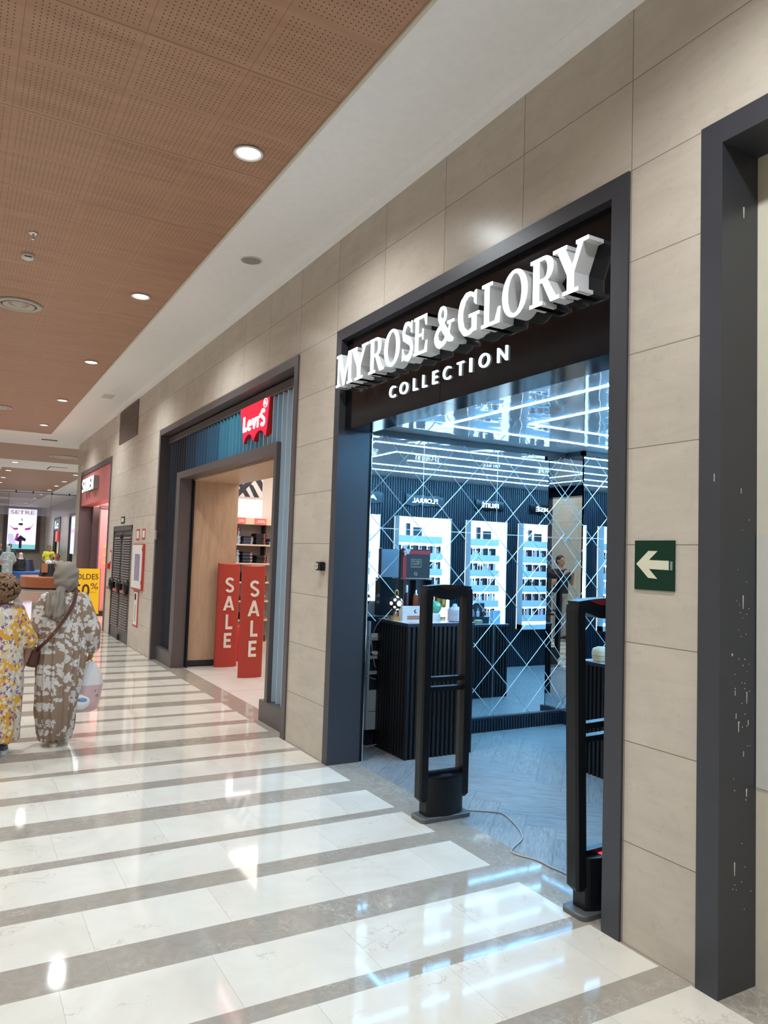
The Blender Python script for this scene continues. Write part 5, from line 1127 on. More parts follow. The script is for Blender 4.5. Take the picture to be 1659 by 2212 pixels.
mb = MB(); fp(mb, [(-0.22, 3.06), (0.06, 3.08), (0.05, 2.90), (-0.20, 2.92)]); fp(mb, [(0.0, 3.38), (0.04, 3.2), (0.0, 3.2), (-0.06, 3.36)]); mb.build('hat_print', mat('print_grey', (0.2, 0.2, 0.25), 0.5), scn)
# shopfronts on the far right wall
def farshop(name, label, y0, y1, zt, parts):
    t = thing(name, label, 'shopfront', (2.8, (y0+y1)/2, 0)); h = (y1-y0)/2
    MB().box(-0.03, 0.12, -h, -h+0.10, 0, zt).box(-0.03, 0.12, h-0.10, h, 0, zt).box(-0.03, 0.12, -h, h, zt-0.10, zt).build('frame', BR, t)
    MB().box(0.12, 0.14, -h+0.1, h-0.1, 0, zt-0.1).build('backdrop', parts[0], t)
    for n_, (a, b_, z0, z1, m_) in parts[1].items(): MB().box(-0.02, 0.115, a, b_, z0, z1).build(n_, m_, t)
    return t
wsc = glow('far_screen', (0.72, 0.74, 1.0), 0.9)
farshop('far_shopfront', 'nearer far shopfront with a pale blue and pink lit screen', 41.6, 44.2, 3.35, (mat('far_back', (0.6, 0.5, 0.42), 0.6), {'lit_screen': (-1.15, 0.35, 1.2, 3.2, wsc), 'pink_band': (-1.16, 0.34, 2.3, 2.5, mg), 'aqua_band': (-1.17, 0.33, 2.62, 2.8, aq), 'dark_side': (0.4, 1.18, 0, 3.2, MT['blackm'])}))
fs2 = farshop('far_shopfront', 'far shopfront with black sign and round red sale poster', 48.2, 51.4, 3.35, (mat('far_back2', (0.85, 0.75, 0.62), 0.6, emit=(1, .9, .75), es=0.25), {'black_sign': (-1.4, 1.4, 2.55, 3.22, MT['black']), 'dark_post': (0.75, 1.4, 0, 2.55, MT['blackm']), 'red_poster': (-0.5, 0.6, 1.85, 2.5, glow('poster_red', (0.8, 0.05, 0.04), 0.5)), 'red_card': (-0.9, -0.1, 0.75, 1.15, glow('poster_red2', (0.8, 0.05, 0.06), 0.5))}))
text('Lc', -1.0, 0.7, 2.65, 3.1, 0.01, plane_frame('-x', (-0.03, 0, 0)), glow('cyan_neon', (0.5, 0.95, 1.0), 1.5), fs2, 'neon_letters', offset=0.03)

# seats
def rounded(pts, z0, z1, inset=0.0, r=6):
    return [(x, y, z0) for x, y in pts], [(x, y, z1) for x, y in pts]
def island(name, label, c, m_, outline, loc):
    t = thing(name, label, 'seat island', loc)
    b_ = [(x*0.95, y*0.95, 0.0) for x, y in outline]; b1 = [(x*0.95, y*0.95, 0.06) for x, y in outline]
    MB().loft([b_, b1]).build('recessed_base', MT['blackm'], t)
    MB().loft([[(x*0.97, y*0.97, 0.06) for x, y in outline], [(x, y, 0.14) for x, y in outline], [(x, y, 0.42) for x, y in outline], [(x*0.985, y*0.985, 0.45) for x, y in outline]], sm=False).build('cushion', m_, t)
    return t
ov = [(1.25*(abs(math.cos(a))**0.7)*math.copysign(1, math.cos(a)), 1.0*(abs(math.sin(a))**0.7)*math.copysign(1, math.sin(a))) for a in [2*PI*k/40 for k in range(40)]]
org = mat('orange_leather', (0.42, 0.12, 0.045), 0.4); blu = mat('blue_leather', (0.035, 0.11, 0.34), 0.4)
is1 = island('seat_island', 'low orange leather seating island in the far corridor', None, org, [(x*0.74, y*1.2) for x, y in ov], (0.52, 30.8, 0))
MB().loft([[(x*0.24+0.0, y*0.5, 0.451) for x, y in ov], [(x*0.16, y*0.36, 0.92) for x, y in ov]]).build('backrest_hub', MT['blackm'], is1)
MB().box(-0.26, -0.06, -0.50, -0.42, 0.60, 0.93).build('tan_patch', mat('tan_leather', (0.50, 0.24, 0.12), 0.4), is1)
is2 = island('seat_island', 'low blue leather seating island behind the orange one', None, blu, [(x*0.85, y*1.3) for x, y in ov], (0.25, 37.0, 0))
MB().loft([[(x*0.28, y*0.5, 0.451) for x, y in ov], [(x*0.2, y*0.36, 0.95) for x, y in ov]]).build('backrest_hub', mat('dark_navy_leather', (0.012, 0.016, 0.05), 0.4), is2)

# ------------------------------------------------------------------ people
def remesh(mb, name, m_, vox, parent, sm=2, fn=None, tags=None):
    me0 = mb.mesh('tmp', m_); ob = bpy.data.objects.new('tmp', me0); COL.objects.link(ob)
    md = ob.modifiers.new('r', 'REMESH'); md.mode = 'VOXEL'; md.voxel_size = vox; md.use_smooth_shade = True
    if sm: s_ = ob.modifiers.new('s', 'SMOOTH'); s_.factor = 0.5; s_.iterations = sm
    dg = bpy.context.evaluated_depsgraph_get(); me = bpy.data.meshes.new_from_object(ob.evaluated_get(dg)); bpy.data.objects.remove(ob); bpy.data.meshes.remove(me0)
    if fn:
        nr = [v.normal.copy() for v in me.vertices]
        for v, n_ in zip(me.vertices, nr): v.co = fn(v.co.copy(), n_)
    me.name = name; me.materials.clear(); me.materials.append(m_)
    me.polygons.foreach_set('use_smooth', [True]*len(me.polygons))
    o = bpy.data.objects.new(name, me); COL.objects.link(o); o.parent = parent
    return o
def hand(mb, W, d, n, side, s=1.0, curl=0.6, fat=1.0):
    W = Vector(W); d = Vector(d).normalized(); n = Vector(n); n = (n-d*n.dot(d)).normalized(); l = d.cross(n)*side
    Mx = Matrix((l, n, d)).transposed()
    mb.ball(W+d*0.045*s, 0.038*s, 0.016*s*fat, 0.052*s, n=12, m=8, M=Mx)
    for i, L in enumerate((0.060, 0.070, 0.066, 0.050)):
        b_ = W+d*0.082*s+l*(0.027-0.018*i)*s; d1 = (d*math.cos(curl)+n*math.sin(curl)); d2 = (d*math.cos(curl*2.2)+n*math.sin(curl*2.2)); d3 = (d*math.cos(curl*3.1)+n*math.sin(curl*3.1))
        p1 = b_+d1*L*0.45*s; p2 = p1+d2*L*0.32*s; p3 = p2+d3*L*0.25*s; r = 0.0088*s*fat
        mb.cap2(b_-d*0.01*s, p1, r*1.05, r, n=8).cap2(p1, p2, r, r*0.92, n=8).cap2(p2, p3, r*0.92, r*0.8, n=8)
    b_ = W+d*0.028*s+l*0.026*s; dt = (d*0.62+l*0.62+n*0.48).normalized(); p1 = b_+dt*0.035*s; dt2 = (d*0.85+l*0.20+n*0.5).normalized(); p2 = p1+dt2*0.032*s
    mb.cap2(b_, p1, 0.013*s*fat, 0.0105*s*fat, n=8).cap2(p1, p2, 0.0105*s*fat, 0.0085*s*fat, n=8)
STAND = dict(arms={1: ((0.235, -0.02, 1.12), (0.245, 0.05, 0.88)), -1: ((-0.235, -0.02, 1.12), (-0.245, 0.05, 0.88))}, legs={1: ((0.09, 0, 0.92), (0.10, 0.01, 0.50), (0.10, -0.02, 0.08)), -1: ((-0.09, 0, 0.92), (-0.10, 0.01, 0.50), (-0.10, -0.02, 0.08))}, handn={1: (-1, 0, 0), -1: (1, 0, 0)})
SIT = dict(arms={1: ((0.24, 0.02, 1.10), (0.16, 0.26, 0.98)), -1: ((-0.24, 0.02, 1.10), (-0.16, 0.26, 0.98))}, legs={1: ((0.10, 0, 0.90), (0.14, 0.42, 0.92), (0.14, 0.45, 0.50)), -1: ((-0.10, 0, 0.90), (-0.14, 0.42, 0.92), (-0.14, 0.45, 0.50))}, handn={1: (0, 0, -1), -1: (0, 0, -1)})
def S(p, s, dz=0): return (p[0]*s, p[1]*s, (p[2]+dz)*s)
def body(t, m_, s, pose, vox, fat=1.0, tilt=0.0, female=False):
    mb = MB(); ws_ = 0.92 if female else 1.0
    def B(c, r, **k): mb.ball(S(c, s), r[0]*s, r[1]*s, r[2]*s, **k)
    def C_(a, b_, r0, r1): mb.cap2(S(a, s), S(b_, s), r0*s, r1*s)
    B((0, 0.0, 1.600), (0.074, 0.092, 0.100)); B((0, 0.030, 1.545), (0.052, 0.058, 0.060)); C_((0, 0.088, 1.610), (0, 0.108, 1.575), 0.008, 0.012)
    for x in (-1, 1): B((x*0.075, -0.005, 1.585), (0.012, 0.020, 0.030)); C_((x*0.018, 0.080, 1.622), (x*0.045, 0.072, 1.622), 0.010, 0.009)
    C_((-0.018, 0.085, 1.532), (0.018, 0.085, 1.532), 0.009, 0.009)
    C_((0, -0.01, 1.38), (0, 0.0, 1.54), 0.060*fat, 0.052)
    B((0, 0, 0.93), (0.170*fat*ws_, 0.120*fat, 0.14)); B((0, 0, 1.10), (0.145*fat*ws_, 0.105*fat, 0.18)); B((0, 0.0, 1.27), (0.172*fat*ws_, 0.115*fat, 0.17)); C_((-0.135*ws_, -0.005, 1.375), (0.135*ws_, -0.005, 1.375), 0.058, 0.058)
    for sd in (1, -1):
        el, wr_ = pose['arms'][sd]; sh = (sd*0.175*ws_, -0.005, 1.37)
        C_(sh, el, 0.050*fat, 0.040*fat); C_(el, wr_, 0.041*fat, 0.026*fat)
        d = Vector(wr_)-Vector(el); hand(mb, S(wr_, s), d, pose['handn'][sd], sd, s, pose.get('curl', 0.35), 1.0 if vox < 0.009 else 1.35)
        hp, kn, an = pose['legs'][sd]
        C_(hp, kn, 0.085*fat, 0.055*fat); C_(kn, an, 0.055*fat, 0.036)
        C_((an[0], an[1]-0.02, an[2]-0.035), (an[0]+sd*0.01, an[1]+0.14, an[2]-0.050), 0.036, 0.030)
    o = remesh(mb, 'body', m_, vox, t)
    eb = MT['blackm']
    for x in (-1, 1): MB().ball(S((x*0.031, 0.082, 1.603), s), 0.010*s, 0.006*s, 0.006*s, n=8, m=6).build('eye', eb, t)
    MB().ball(S((0, 0.093, 1.532), s), 0.020*s, 0.005*s, 0.006*s, n=8, m=6).build('mouth', mat('lips', (0.35, 0.12, 0.10), 0.5), t)
    return o
def shirt(t, m_, s, pose, vox, fat=1.0, sleeve=0.55, hem=0.88, name='shirt', female=False):
    mb = MB(); g = 0.016; w_ = 0.92 if female else 1.0
    def B(c, r): mb.ball(S(c, s), r[0]*s, r[1]*s, r[2]*s)
    B((0, 0, 1.27), (0.172*fat*w_+g, 0.115*fat+g, 0.165)); B((0, 0, 1.09), (0.150*fat*w_+g*1.6, 0.110*fat+g*1.6, 0.20)); B((0, 0, hem+0.10), (0.165*fat*w_+g*1.6, 0.118*fat+g*1.6, 0.13))
    mb.cap2(S((-0.135*w_, -0.005, 1.368), s), S((0.135*w_, -0.005, 1.368), s), 0.068*s, 0.068*s)
    for sd in (1, -1):
        el, wr_ = pose['arms'][sd]; sh = Vector((sd*0.175*w_, -0.005, 1.37)); E_ = Vector(el); W_ = Vector(wr_)
        if sleeve <= 1: mb.cap2(S(sh, s), S(sh.lerp(E_, sleeve), s), 0.064*fat*s, 0.058*fat*s)
        else: mb.cap2(S(sh, s), S(E_, s), 0.064*fat*s, 0.056*fat*s).cap2(S(E_, s), S(E_.lerp(W_, sleeve-1), s), 0.056*fat*s, 0.042*s)
    return remesh(mb, name, m_, vox, t, 2)
def trousers(t, m_, s, pose, vox, fat=1.0, upto=1.0, name='trousers'):
    mb = MB(); mb.ball(S((0, 0, 0.93), s), (0.170*fat+0.012)*s, (0.120*fat+0.012)*s, 0.13*s)
    for sd in (1, -1):
        hp, kn, an = pose['legs'][sd]; mb.cap2(S(hp, s), S(kn, s), 0.098*fat*s, 0.070*fat*s)
        if upto > 0.5: mb.cap2(S(kn, s), S(an, s), 0.070*fat*s, 0.056*s)
    return remesh(mb, name, m_, vox, t, 2)
def shoes(t, m_, s, pose, vox):
    for sd in (1, -1):
        hp, kn, an = pose['legs'][sd]; mb = MB()
        a = Vector(an)
        mb.cap2(S((a.x, a.y-0.025, a.z-0.040), s), S((a.x+sd*0.01, a.y+0.15, a.z-0.045), s), 0.040*s, 0.036*s)
        remesh(mb, 'shoe', m_, vox, t, 1, fn=lambda c, n_: Vector((c.x, c.y, max(c.z, (a.z-0.078)*s))))
def hair(t, m_, s, vox, long=False, name='hair'):
    mb = MB(); mb.ball(S((0, -0.015, 1.622), s), 0.082*s, 0.096*s, 0.092*s); mb.ball(S((0, -0.045, 1.575), s), 0.076*s, 0.066*s, 0.09*s)
    if long: mb.ball(S((0, -0.07, 1.47), s), 0.085*s, 0.05*s, 0.14*s)
    return remesh(mb, name, m_, vox, t, 1)
skins = [mat('skin_%d' % k, c_, 0.5, var=(12, 0.06)) for k, c_ in enumerate([(0.42, 0.23, 0.155), (0.30, 0.155, 0.10), (0.20, 0.10, 0.065), (0.48, 0.28, 0.20)])]
dark_hair = mat('dark_hair', (0.012, 0.009, 0.008), 0.5, var=(80, 0.4), bump=(120, 0.4))
def person(label, x, y, H, rz, z=0.0, grp=None):
    return thing('person', label, 'person', (x, y, z), rz, grp)

# --- woman in the beige floral dress, walking away
h1 = 1.455; s1 = h1/1.70
w1 = person('person seen from behind in grey-beige headscarf and brown dress with white flowers, carrying plastic bag', -1.752, 6.62, h1, 0)
P1 = dict(arms={1: ((0.262, -0.035, 1.075), (0.268, 0.045, 0.86)), -1: ((-0.235, 0.0, 1.09), (-0.14, 0.17, 0.98))}, legs={1: ((0.08, 0, 0.92), (0.085, 0.10, 0.50), (0.075, 0.20, 0.12)), -1: ((-0.08, 0, 0.92), (-0.05, 0.02, 0.50), (-0.035, -0.04, 0.085))}, handn={1: (-0.7, 0.7, 0), -1: (0, 0, -1)}, curl=0.75)
body(w1, skins[1], s1, P1, 0.0058, 1.08, female=True)
dress1 = floral('beige_floral_cloth', (0.285, 0.200, 0.148), [(9.0, 0.50, 5, (0.62, 0.59, 0.57), 3.1, 0.66), (15, 0.50, 2, (0.58, 0.55, 0.53), 9.7, 0.42), (24, 0.46, 4, (0.60, 0.57, 0.55), 1.7, 0.28)])
def ell(cx, cy, rx, ry, z, n=36): return [(cx+rx*math.cos(2*PI*k/n), cy+ry*math.sin(2*PI*k/n), z) for k in range(n)]
mb = MB()
mb.loft([ell(-0.015, 0.02, 0.120, 0.130, 0.05), ell(-0.020, 0.02, 0.140, 0.150, 0.16), ell(-0.022, 0.015, 0.155, 0.160, 0.32), ell(-0.010, 0.0, 0.172, 0.160, 0.50), ell(-0.003, 0.0, 0.183, 0.155, 0.68), ell(0, 0, 0.182, 0.150, 0.82), ell(0, 0, 0.178, 0.140, 0.95), ell(0, 0, 0.170, 0.125, 1.08), ell(0, 0, 0.150, 0.105, 1.17), ell(0, 0, 0.085, 0.075, 1.235)])
for sd in (1, -1):
    el, wr_ = P1['arms'][sd]; mb.cap2(S((sd*0.150, -0.005, 1.352), s1), S(el, s1), 0.070, 0.066); E_ = Vector(S(el, s1)); W_ = Vector(S(wr_, s1)); mb.cap2(E_, E_.lerp(W_, 0.75), 0.066, 0.060); mb.cap2(E_.lerp(W_, 0.75), E_.lerp(W_, 0.95), 0.056, 0.036)
def folds(c, n_):
    a = math.atan2(c.y, c.x); m_ = min(1, max(0, (1.10-c.z)/0.35)); body_ = 1.0 if abs(c.x) < 0.20 else 0.25
    w_ = noise.noise(Vector((c.x*3, c.z*1.3, c.y*3)))
    d = 0.0085*m_*body_*(math.sin(a*15+w_*3.0+c.z*1.1)+0.5*math.sin(a*27+w_*5))+0.006*noise.noise(c*9)+0.004*noise.noise(c*22)
    return c+n_*d
remesh(mb, 'dress', dress1, 0.0085, w1, 3, folds)
scarfm = mat('grey_beige_scarf', (0.235, 0.200, 0.165), 0.85, var=(12, 0.10), bump=(40, 0.15))
mb = MB(); mb.ball((0, -0.005, 1.365), 0.098, 0.108, 0.110, n=24, m=16).ball((0, -0.018, 1.310), 0.096, 0.102, 0.070, n=24, m=16).ball((0, -0.015, 1.255), 0.070, 0.075, 0.040)
mb.cap2((-0.045, -0.075, 1.240), (-0.082, -0.122, 1.13), 0.040, 0.040).cap2((-0.080, -0.118, 1.14), (-0.075, -0.142, 1.045), 0.040, 0.030).cap2((-0.03, -0.105, 1.18), (-0.035, -0.142, 1.06), 0.030, 0.022).cap2((-0.105, -0.06, 1.205), (-0.125, -0.115, 1.05), 0.040, 0.024)
def sfold(c, n_):
    if c.z < 1.24: d = 0.0075*math.sin(c.x*150+noise.noise(c*6)*4)
    else: d = 0.0035*math.sin((c.z*75-c.x*45)+noise.noise(c*7)*5)
    if c.y > 0.075 and c.z > 1.29: d = -0.012
    return c+n_*(d+0.0012*noise.noise(c*15))
remesh(mb, 'headscarf', scarfm, 0.0065, w1, 2, sfold)
for sd in (1, -1):
    a = Vector(P1['legs'][sd][2]); mb = MB(); x_ = a.x*s1; y_ = a.y*s1; zz = (a.z-0.085)*s1
    mb.loft([[(x_+0.036*math.cos(q)*(1.0 if math.sin(q) < 0 else .95), y_+0.055+0.118*math.sin(q), zz+z_) for q in [2*PI*k/20 for k in range(20)]] for z_ in (0.0, 0.028)]).loft([[(x_+k_*0.036*math.cos(q), y_+0.045+k_*0.105*math.sin(q), zz+z_) for q in [2*PI*k/20 for k in range(20)]] for z_, k_ in ((0.028, 0.98), (0.055, 0.85), (0.068, 0.55))], mi=1)
    mb.build('shoe', [mat('shoe_sole', (0.52, 0.47, 0.40), 0.6), mat('shoe_upper', (0.42, 0.33, 0.25), 0.6)], w1)
brn = mat('brown_leather_strap', (0.085, 0.028, 0.018), 0.45)
pb = thing('shoulder_bag', 'small dark brown crossbody bag on a long strap over the floral dress', 'bag', (-1.752, 6.62, 0))
pts = smooth([(0.085, -0.03, 1.262), (0.070, -0.105, 1.21), (0.03, -0.150, 1.10), (-0.04, -0.168, 0.98), (-0.11, -0.165, 0.88), (-0.175, -0.120, 0.80), (-0.205, -0.06, 0.75)], 5)
mb = MB(); rings = []
for k, p in enumerate(pts):
    a = pts[max(k-1, 0)]; b_ = pts[min(k+1, len(pts)-1)]; d = (b_-a).normalized(); nrm = Vector((p.x*0.8, p.y, 0)).normalized(); l = d.cross(nrm).normalized(); nrm = l.cross(d)
    if nrm.dot(Vector((p.x, p.y, 0))) < 0: nrm = -nrm
    rings.append([p+l*0.0135-nrm*0.002, p+l*0.0135+nrm*0.003, p-l*0.0135+nrm*0.003, p-l*0.0135-nrm*0.002])
mb.loft(rings).build('strap', brn, pb)
MB().tube([(0.030+0.02*math.cos(q*PI/6)-0.10, -0.174+0.003*q/6, 0.905+0.016*math.sin(q*PI/6)) for q in range(13)], 0.0022, n=6).build('strap_buckle', MT['gold'], pb)
mb = MB(); mb.bev(-0.045, 0.045, -0.075, 0.075, 0.0, 0.150, 0.02)
o = mb.build('pouch', brn, pb); o.location = (-0.228, -0.01, 0.640); o.rotation_euler = (0, math.radians(12), 0)
# plastic carrier bag held in her right hand
HX, HY, HZ = 0.232, 0.045, 0.620
cbg = thing('plastic_bag', 'thin white and pink plastic carrier bag hanging from her right hand', 'bag', (-1.752, 6.62, 0))
filmw = mat('white_film', (0.74, 0.74, 0.76), 0.25, alpha=0.86, bump=(18, 0.5)); filmp = mat('pink_printed_film', (0.66, 0.46, 0.47), 0.25, alpha=0.84, bump=(18, 0.5))
def br(cx, rx, ry, z, ph): return [(cx+rx*math.cos(a)*(1+0.05*math.sin(a*5+ph)), 0.03+ry*math.sin(a)*(1+0.09*math.sin(a*7+ph)), z) for a in [2*PI*k/40 for k in range(40)]]
MB().loft([br(0.205, 0.128, 0.062, 0.466, 0.6), br(0.215, 0.105, 0.050, 0.54, 1), br(0.228, 0.055, 0.030, 0.61, 2), br(0.236, 0.022, 0.014, 0.655, 2)], sm=True, cap=False).build('handle_part', filmw, cbg)
MB().loft([br(0.195, 0.06, 0.03, 0.245, 0), br(0.192, 0.110, 0.055, 0.262, 0), br(0.192, 0.122, 0.064, 0.33, 0.3), br(0.198, 0.126, 0.066, 0.40, 0.5), br(0.205, 0.128, 0.062, 0.466, 0.6)], sm=True, cap=False).build('printed_part', filmp, cbg)
MB().tube([(0.228, 0.03, 0.64), (0.236, 0.035, 0.672), (0.246, 0.04, 0.64)], 0.006).build('handle_loop', filmw, cbg)
Fb = plane_frame('-y', (0, 0.03-0.071, 0)); o = text('m', 0.270, 0.292, 0.372, 0.392, 0.001, Fb, MT['navy'], cbg, 'print'); o = text('r', 0.262, 0.276, 0.41, 0.43, 0.001, Fb, MT['navy'], cbg, 'print')
pkm = mat('product_white', (0.78, 0.80, 0.84), 0.3)
pk_ = thing('wrapped_pack', 'rounded white pack with a blue print showing through the carrier bag', 'pack', (-1.60, 6.60, 0.335))
MB().ball((0, 0, 0), 0.082, 0.040, 0.066, n=24, m=14).build('pack', pkm, pk_)
MB().ball((0.012, -0.030, 0.018), 0.042, 0.013, 0.020, n=16, m=8).build('blue_print', mat('pack_blue', (0.18, 0.30, 0.50), 0.4, var=(50, 0.5)), pk_)

# --- woman in the yellow floral dress at the left edge
h2 = 1.36; s2 = h2/1.70
w2 = person('person with curly brown hair in yellow floral dress, cut off by the left edge', -2.225, 6.50, h2, 0)
P2 = dict(arms={1: ((0.275, 0.0, 1.05), (0.245, 0.03, 0.865)), -1: ((-0.275, 0.0, 1.05), (-0.245, 0.03, 0.865))}, legs={1: ((0.09, 0, 0.92), (0.10, 0.05, 0.50), (0.10, 0.03, 0.085)), -1: ((-0.09, 0, 0.92), (-0.09, 0.0, 0.50), (-0.09, -0.10, 0.085))}, handn={1: (-1, 0.2, 0), -1: (1, 0.2, 0)}, curl=0.4)
body(w2, skins[1], s2, P2, 0.0065, 1.18, female=True)
dress2 = floral('yellow_floral_cloth', [(0.62, 0.31, 0.045), (0.56, 0.47, 0.36), 4.5], [(22, 0.46, 5, (0.68, 0.62, 0.50), 2.2, 0.75), (30, 0.42, 5, (0.60, 0.55, 0.44), 7.2, 0.5), (25, 0.36, 4, (0.22, 0.06, 0.20), 4.1, 0.34), (20, 0.34, 3, (0.13, 0.16, 0.36), 8.8, 0.34)])
mb = MB()
mb.loft([ell(0, 0.0, 0.190, 0.165, 0.10), ell(0, 0, 0.192, 0.168, 0.30), ell(0, 0, 0.192, 0.165, 0.50), ell(0, 0, 0.190, 0.160, 0.68), ell(0, 0, 0.184, 0.150, 0.82), ell(0, 0, 0.176, 0.140, 0.95), ell(0, 0, 0.165, 0.115, 1.06), ell(0, 0, 0.120, 0.09, 1.115), ell(0, 0, 0.070, 0.065, 1.145)])
for sd in (1, -1):
    el, wr_ = P2['arms'][sd]; A_ = Vector(S((sd*0.150, -0.005, 1.335), s2)); E_ = Vector(S(el, s2)); mb.cap2(A_, A_.lerp(E_, 0.92), 0.062, 0.070)
def folds2(c, n_):
    a = math.atan2(c.y, c.x); m_ = min(1, max(0, (0.9-c.z)/0.5))
    return c+n_*(0.007*m_*math.sin(a*11+noise.noise(c*3)*3)+0.005*noise.noise(c*8))
remesh(mb, 'dress', dress2, 0.009, w2, 2, folds2)
hm = mat('curly_brown_hair', (0.185, 0.095, 0.045), 0.6, var=(38, 0.75), bump=(60, 0.8))
mb = MB(); mb.ball((0, -0.02, 1.265), 0.105, 0.105, 0.108, n=20, m=14)
for k in range(1100):
    z_ = rnd.uniform(-0.95, 1); a = rnd.uniform(0, 2*PI); r_ = math.sqrt(1-z_*z_); q = Vector((r_*math.cos(a)*0.128, r_*math.sin(a)*0.125-0.02, 1.262+z_*0.112))
    if q.y > 0.055 and q.z < 1.30: continue
    mb.ball(q, rnd.uniform(0.006, 0.012), n=6, m=5)
remesh(mb, 'hair', hm, 0.0042, w2, 1, lambda c, n_: c+n_*0.004*noise.noise(c*70))
for sd in (1, -1):
    a = Vector(P2['legs'][sd][2]); x_ = a.x*s2; y_ = a.y*s2
    MB().loft([[(x_+0.040*math.cos(q), y_+0.04+0.115*math.sin(q), z_) for q in [2*PI*k/20 for k in range(20)]] for z_ in (0.0, 0.03)]).loft([[(x_+k_*0.038*math.cos(q), y_+0.03+k_*0.10*math.sin(q), z_) for q in [2*PI*k/20 for k in range(20)]] for z_, k_ in ((0.03, 1), (0.06, 0.8), (0.07, 0.4))], mi=1).build('shoe', [MT['white'], mat('blue_grey_shoe', (0.16, 0.20, 0.27), 0.6)], w2)

# --- people in the far corridor
VX = 0.016
def std(label, x, y, H, rz, pose, skin, top, bottom, z=0.0, hr=True, longhair=False, fat=1.0, sleeve=0.55, short=False, female=False):
    t = person(label, x, y, H, rz, z); s = H/1.70
    body(t, skins[skin], s, pose, VX, fat, female=female)
    if top: shirt(t, top, s, pose, VX, fat, sleeve, female=female, name='shirt')
    if bottom: trousers(t, bottom, s, pose, VX, fat, 0.4 if short else 1.0, name='shorts' if short else 'trousers')
    shoes(t, MT['blackm'], s, pose, VX)
    if hr: hair(t, dark_hair, s, VX, longhair)
    return t, s
ye = mat('yellow_tshirt', (0.58, 0.56, 0.03), 0.8); wt = mat('white_tshirt', (0.66, 0.68, 0.76), 0.8, var=(30, 0.1)); be = mat('beige_tshirt', (0.40, 0.36, 0.30), 0.8); bl = mat('black_cloth', (0.015, 0.015, 0.018), 0.85); gy = mat('stone_trousers', (0.33, 0.30, 0.27), 0.8)
LEAN = dict(STAND); LEAN['arms'] = {1: ((0.27, 0.02, 1.10), (0.16, 0.14, 0.92)), -1: ((-0.27, 0.02, 1.10), (-0.17, 0.14, 0.92))}; LEAN['handn'] = {1: (-1, 0, 0), -1: (1, 0, 0)}
std('person in bright yellow t-shirt and black shorts standing behind the orange seats', 0.90, 34.6, 1.60, PI+0.15, LEAN, 1, ye, bl, short=True, fat=1.05)
dz = -0.50
def sitting(label, x, y, H, rz, **k): s = H/1.70; return std(label, x, y, H, rz, SIT, z=0.452-0.80*s, **k)
sitting('person in white t-shirt sitting between the yellow and the beige shirts', 0.86, 33.2, 1.50, PI+0.3, skin=0, top=wt, bottom=gy)
t5, s5 = sitting('person in beige t-shirt with black strap sitting on the orange island', 0.93, 31.6, 1.55, PI-0.5, skin=2, top=be, bottom=gy, fat=1.15)
MB().tube(smooth([(0.12*s5, -0.02, 1.44*s5), (0.06*s5, 0.150*s5, 1.30*s5), (-0.08*s5, 0.155*s5, 1.10*s5), (-0.20*s5, 0.05, 0.98*s5)]), 0.014, n=6).build('chest_strap', MT['blackm'], t5)
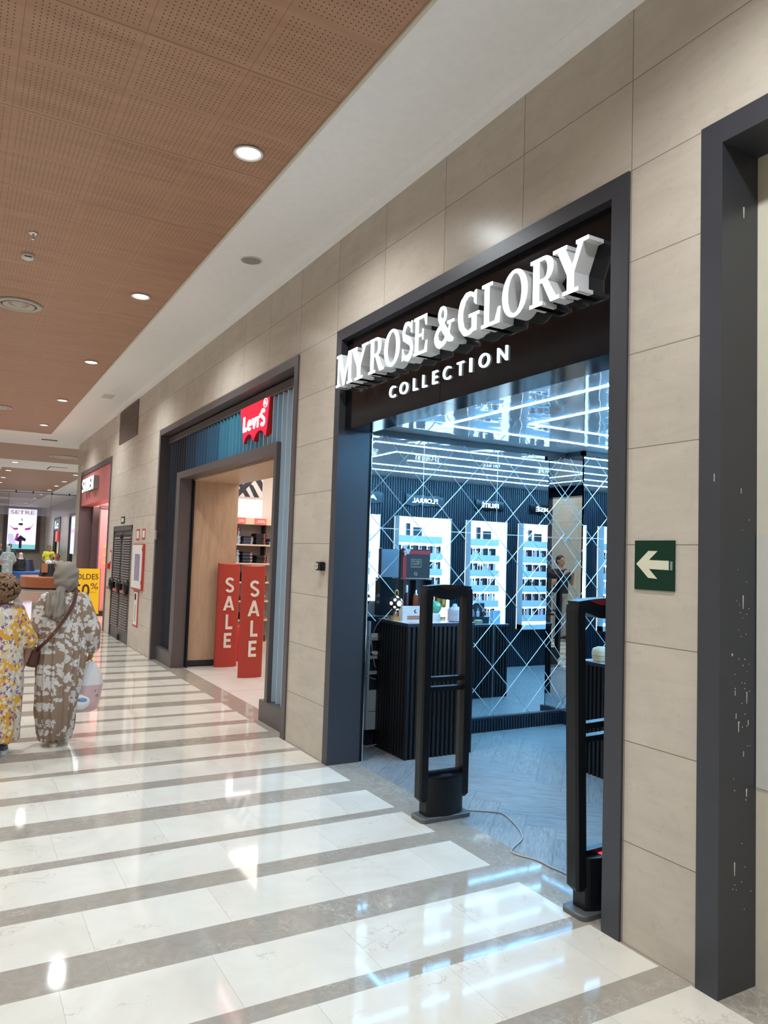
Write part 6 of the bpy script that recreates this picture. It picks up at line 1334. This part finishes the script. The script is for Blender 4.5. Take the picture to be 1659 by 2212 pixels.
# robed figures
def robed(label, x, y, H, rz, robe, scarf, skin=0, z=0.0, seated=False):
    t = person(label, x, y, H, rz, z); s = H/1.70; pose = SIT if seated else LEAN
    body(t, skins[skin], s, pose, VX, 1.05, female=True)
    mb = MB()
    if not seated: mb.loft([ell(0, 0, 0.21*s, 0.18*s, 0.05*s), ell(0, 0, 0.20*s, 0.17*s, 0.5*s), ell(0, 0, 0.20*s, 0.15*s, 0.95*s), ell(0, 0, 0.21*s, 0.14*s, 1.22*s), ell(0, 0, 0.17*s, 0.11*s, 1.38*s), ell(0, 0, 0.08*s, 0.07*s, 1.46*s)])
    else: mb.loft([ell(0, 0.10*s, 0.28*s, 0.36*s, 0.82*s), ell(0, 0.04, 0.25*s, 0.24*s, 0.95*s), ell(0, 0, 0.21*s, 0.15*s, 1.22*s), ell(0, 0, 0.17*s, 0.11*s, 1.38*s), ell(0, 0, 0.08*s, 0.07*s, 1.46*s)])
    for sd in (1, -1):
        el, wr_ = pose['arms'][sd]; mb.cap2(S((sd*0.165, 0, 1.37), s), S(el, s), 0.07*s, 0.07*s).cap2(S(el, s), S(wr_, s), 0.07*s, 0.055*s)
    remesh(mb, 'robe', robe, VX, t, 2, lambda c, n_: c+n_*0.008*math.sin(math.atan2(c.y, c.x)*12+c.z*2))
    mb = MB(); mb.ball(S((0, -0.012, 1.61), s), 0.088*s, 0.100*s, 0.105*s).ball(S((0, -0.03, 1.50), s), 0.085*s, 0.085*s, 0.09*s).ball(S((0, -0.02, 1.40), s), 0.15*s, 0.11*s, 0.07*s)
    remesh(mb, 'headscarf', scarf, VX, t, 2, lambda c, n_: c if not (c.y > 0.06*s and c.z > 1.50*s) else c-n_*0.02)
    shoes(t, MT['blackm'], s, pose, VX)
    return t
pb1 = floral('pale_blue_print', (0.36, 0.44, 0.46), [(9, 0.5, 5, (0.58, 0.62, 0.64), 2.0, 0.6), (7, 0.5, 4, (0.46, 0.28, 0.28), 6.0, 0.2)]); pb2 = mat('pale_blue_scarf', (0.42, 0.50, 0.54), 0.85)
robed('person in pale blue patterned robe and headscarf standing with back to the camera', -0.80, 31.8, 1.53, 0.1, pb1, pb2, 0)
robed('person in black robe and pale pink headscarf sitting on the blue seats', -0.06, 36.2, 1.50, 0.5, bl, mat('pink_scarf', (0.58, 0.47, 0.45), 0.85), 0, z=0.452-0.80*1.5/1.7, seated=True)
CROSS = dict(STAND); CROSS['arms'] = {1: ((0.27, 0.04, 1.12), (0.04, 0.20, 1.16)), -1: ((-0.27, 0.04, 1.12), (-0.02, 0.22, 1.12))}
std('person in black t-shirt with folded arms at the far left edge', -0.985, 34.2, 1.64, -PI/2-0.6, CROSS, 1, bl, bl, fat=1.05)
std('person in dark navy clothes with black hair hidden behind the pale blue robe', -0.54, 35.4, 1.62, PI, LEAN, 2, mat('navy_cloth', (0.01, 0.03, 0.045), 0.8), bl)
std('person in dusty pink top with long brown hair half out of frame on the left', -1.50, 27.2, 1.50, 0.2, LEAN, 0, mat('dusty_pink', (0.50, 0.34, 0.32), 0.8), bl, longhair=True, female=True)
# the photographer and a companion, seen only in the mirrors of the perfume shop
PH = dict(STAND); PH['arms'] = {1: ((0.25, 0.06, 1.13), (0.16, 0.27, 1.33)), -1: ((-0.25, 0.06, 1.13), (-0.10, 0.25, 1.32))}; PH['curl'] = 0.6
std('person in black t-shirt taking the picture, visible only as a mirror reflection', -2.86, -0.42, 1.74, 0.0, PH, 0, bl, gy)
std('person in white t-shirt beside the photographer, visible only as a mirror reflection', -2.22, -0.62, 1.70, 0.0, STAND, 1, wt, bl)
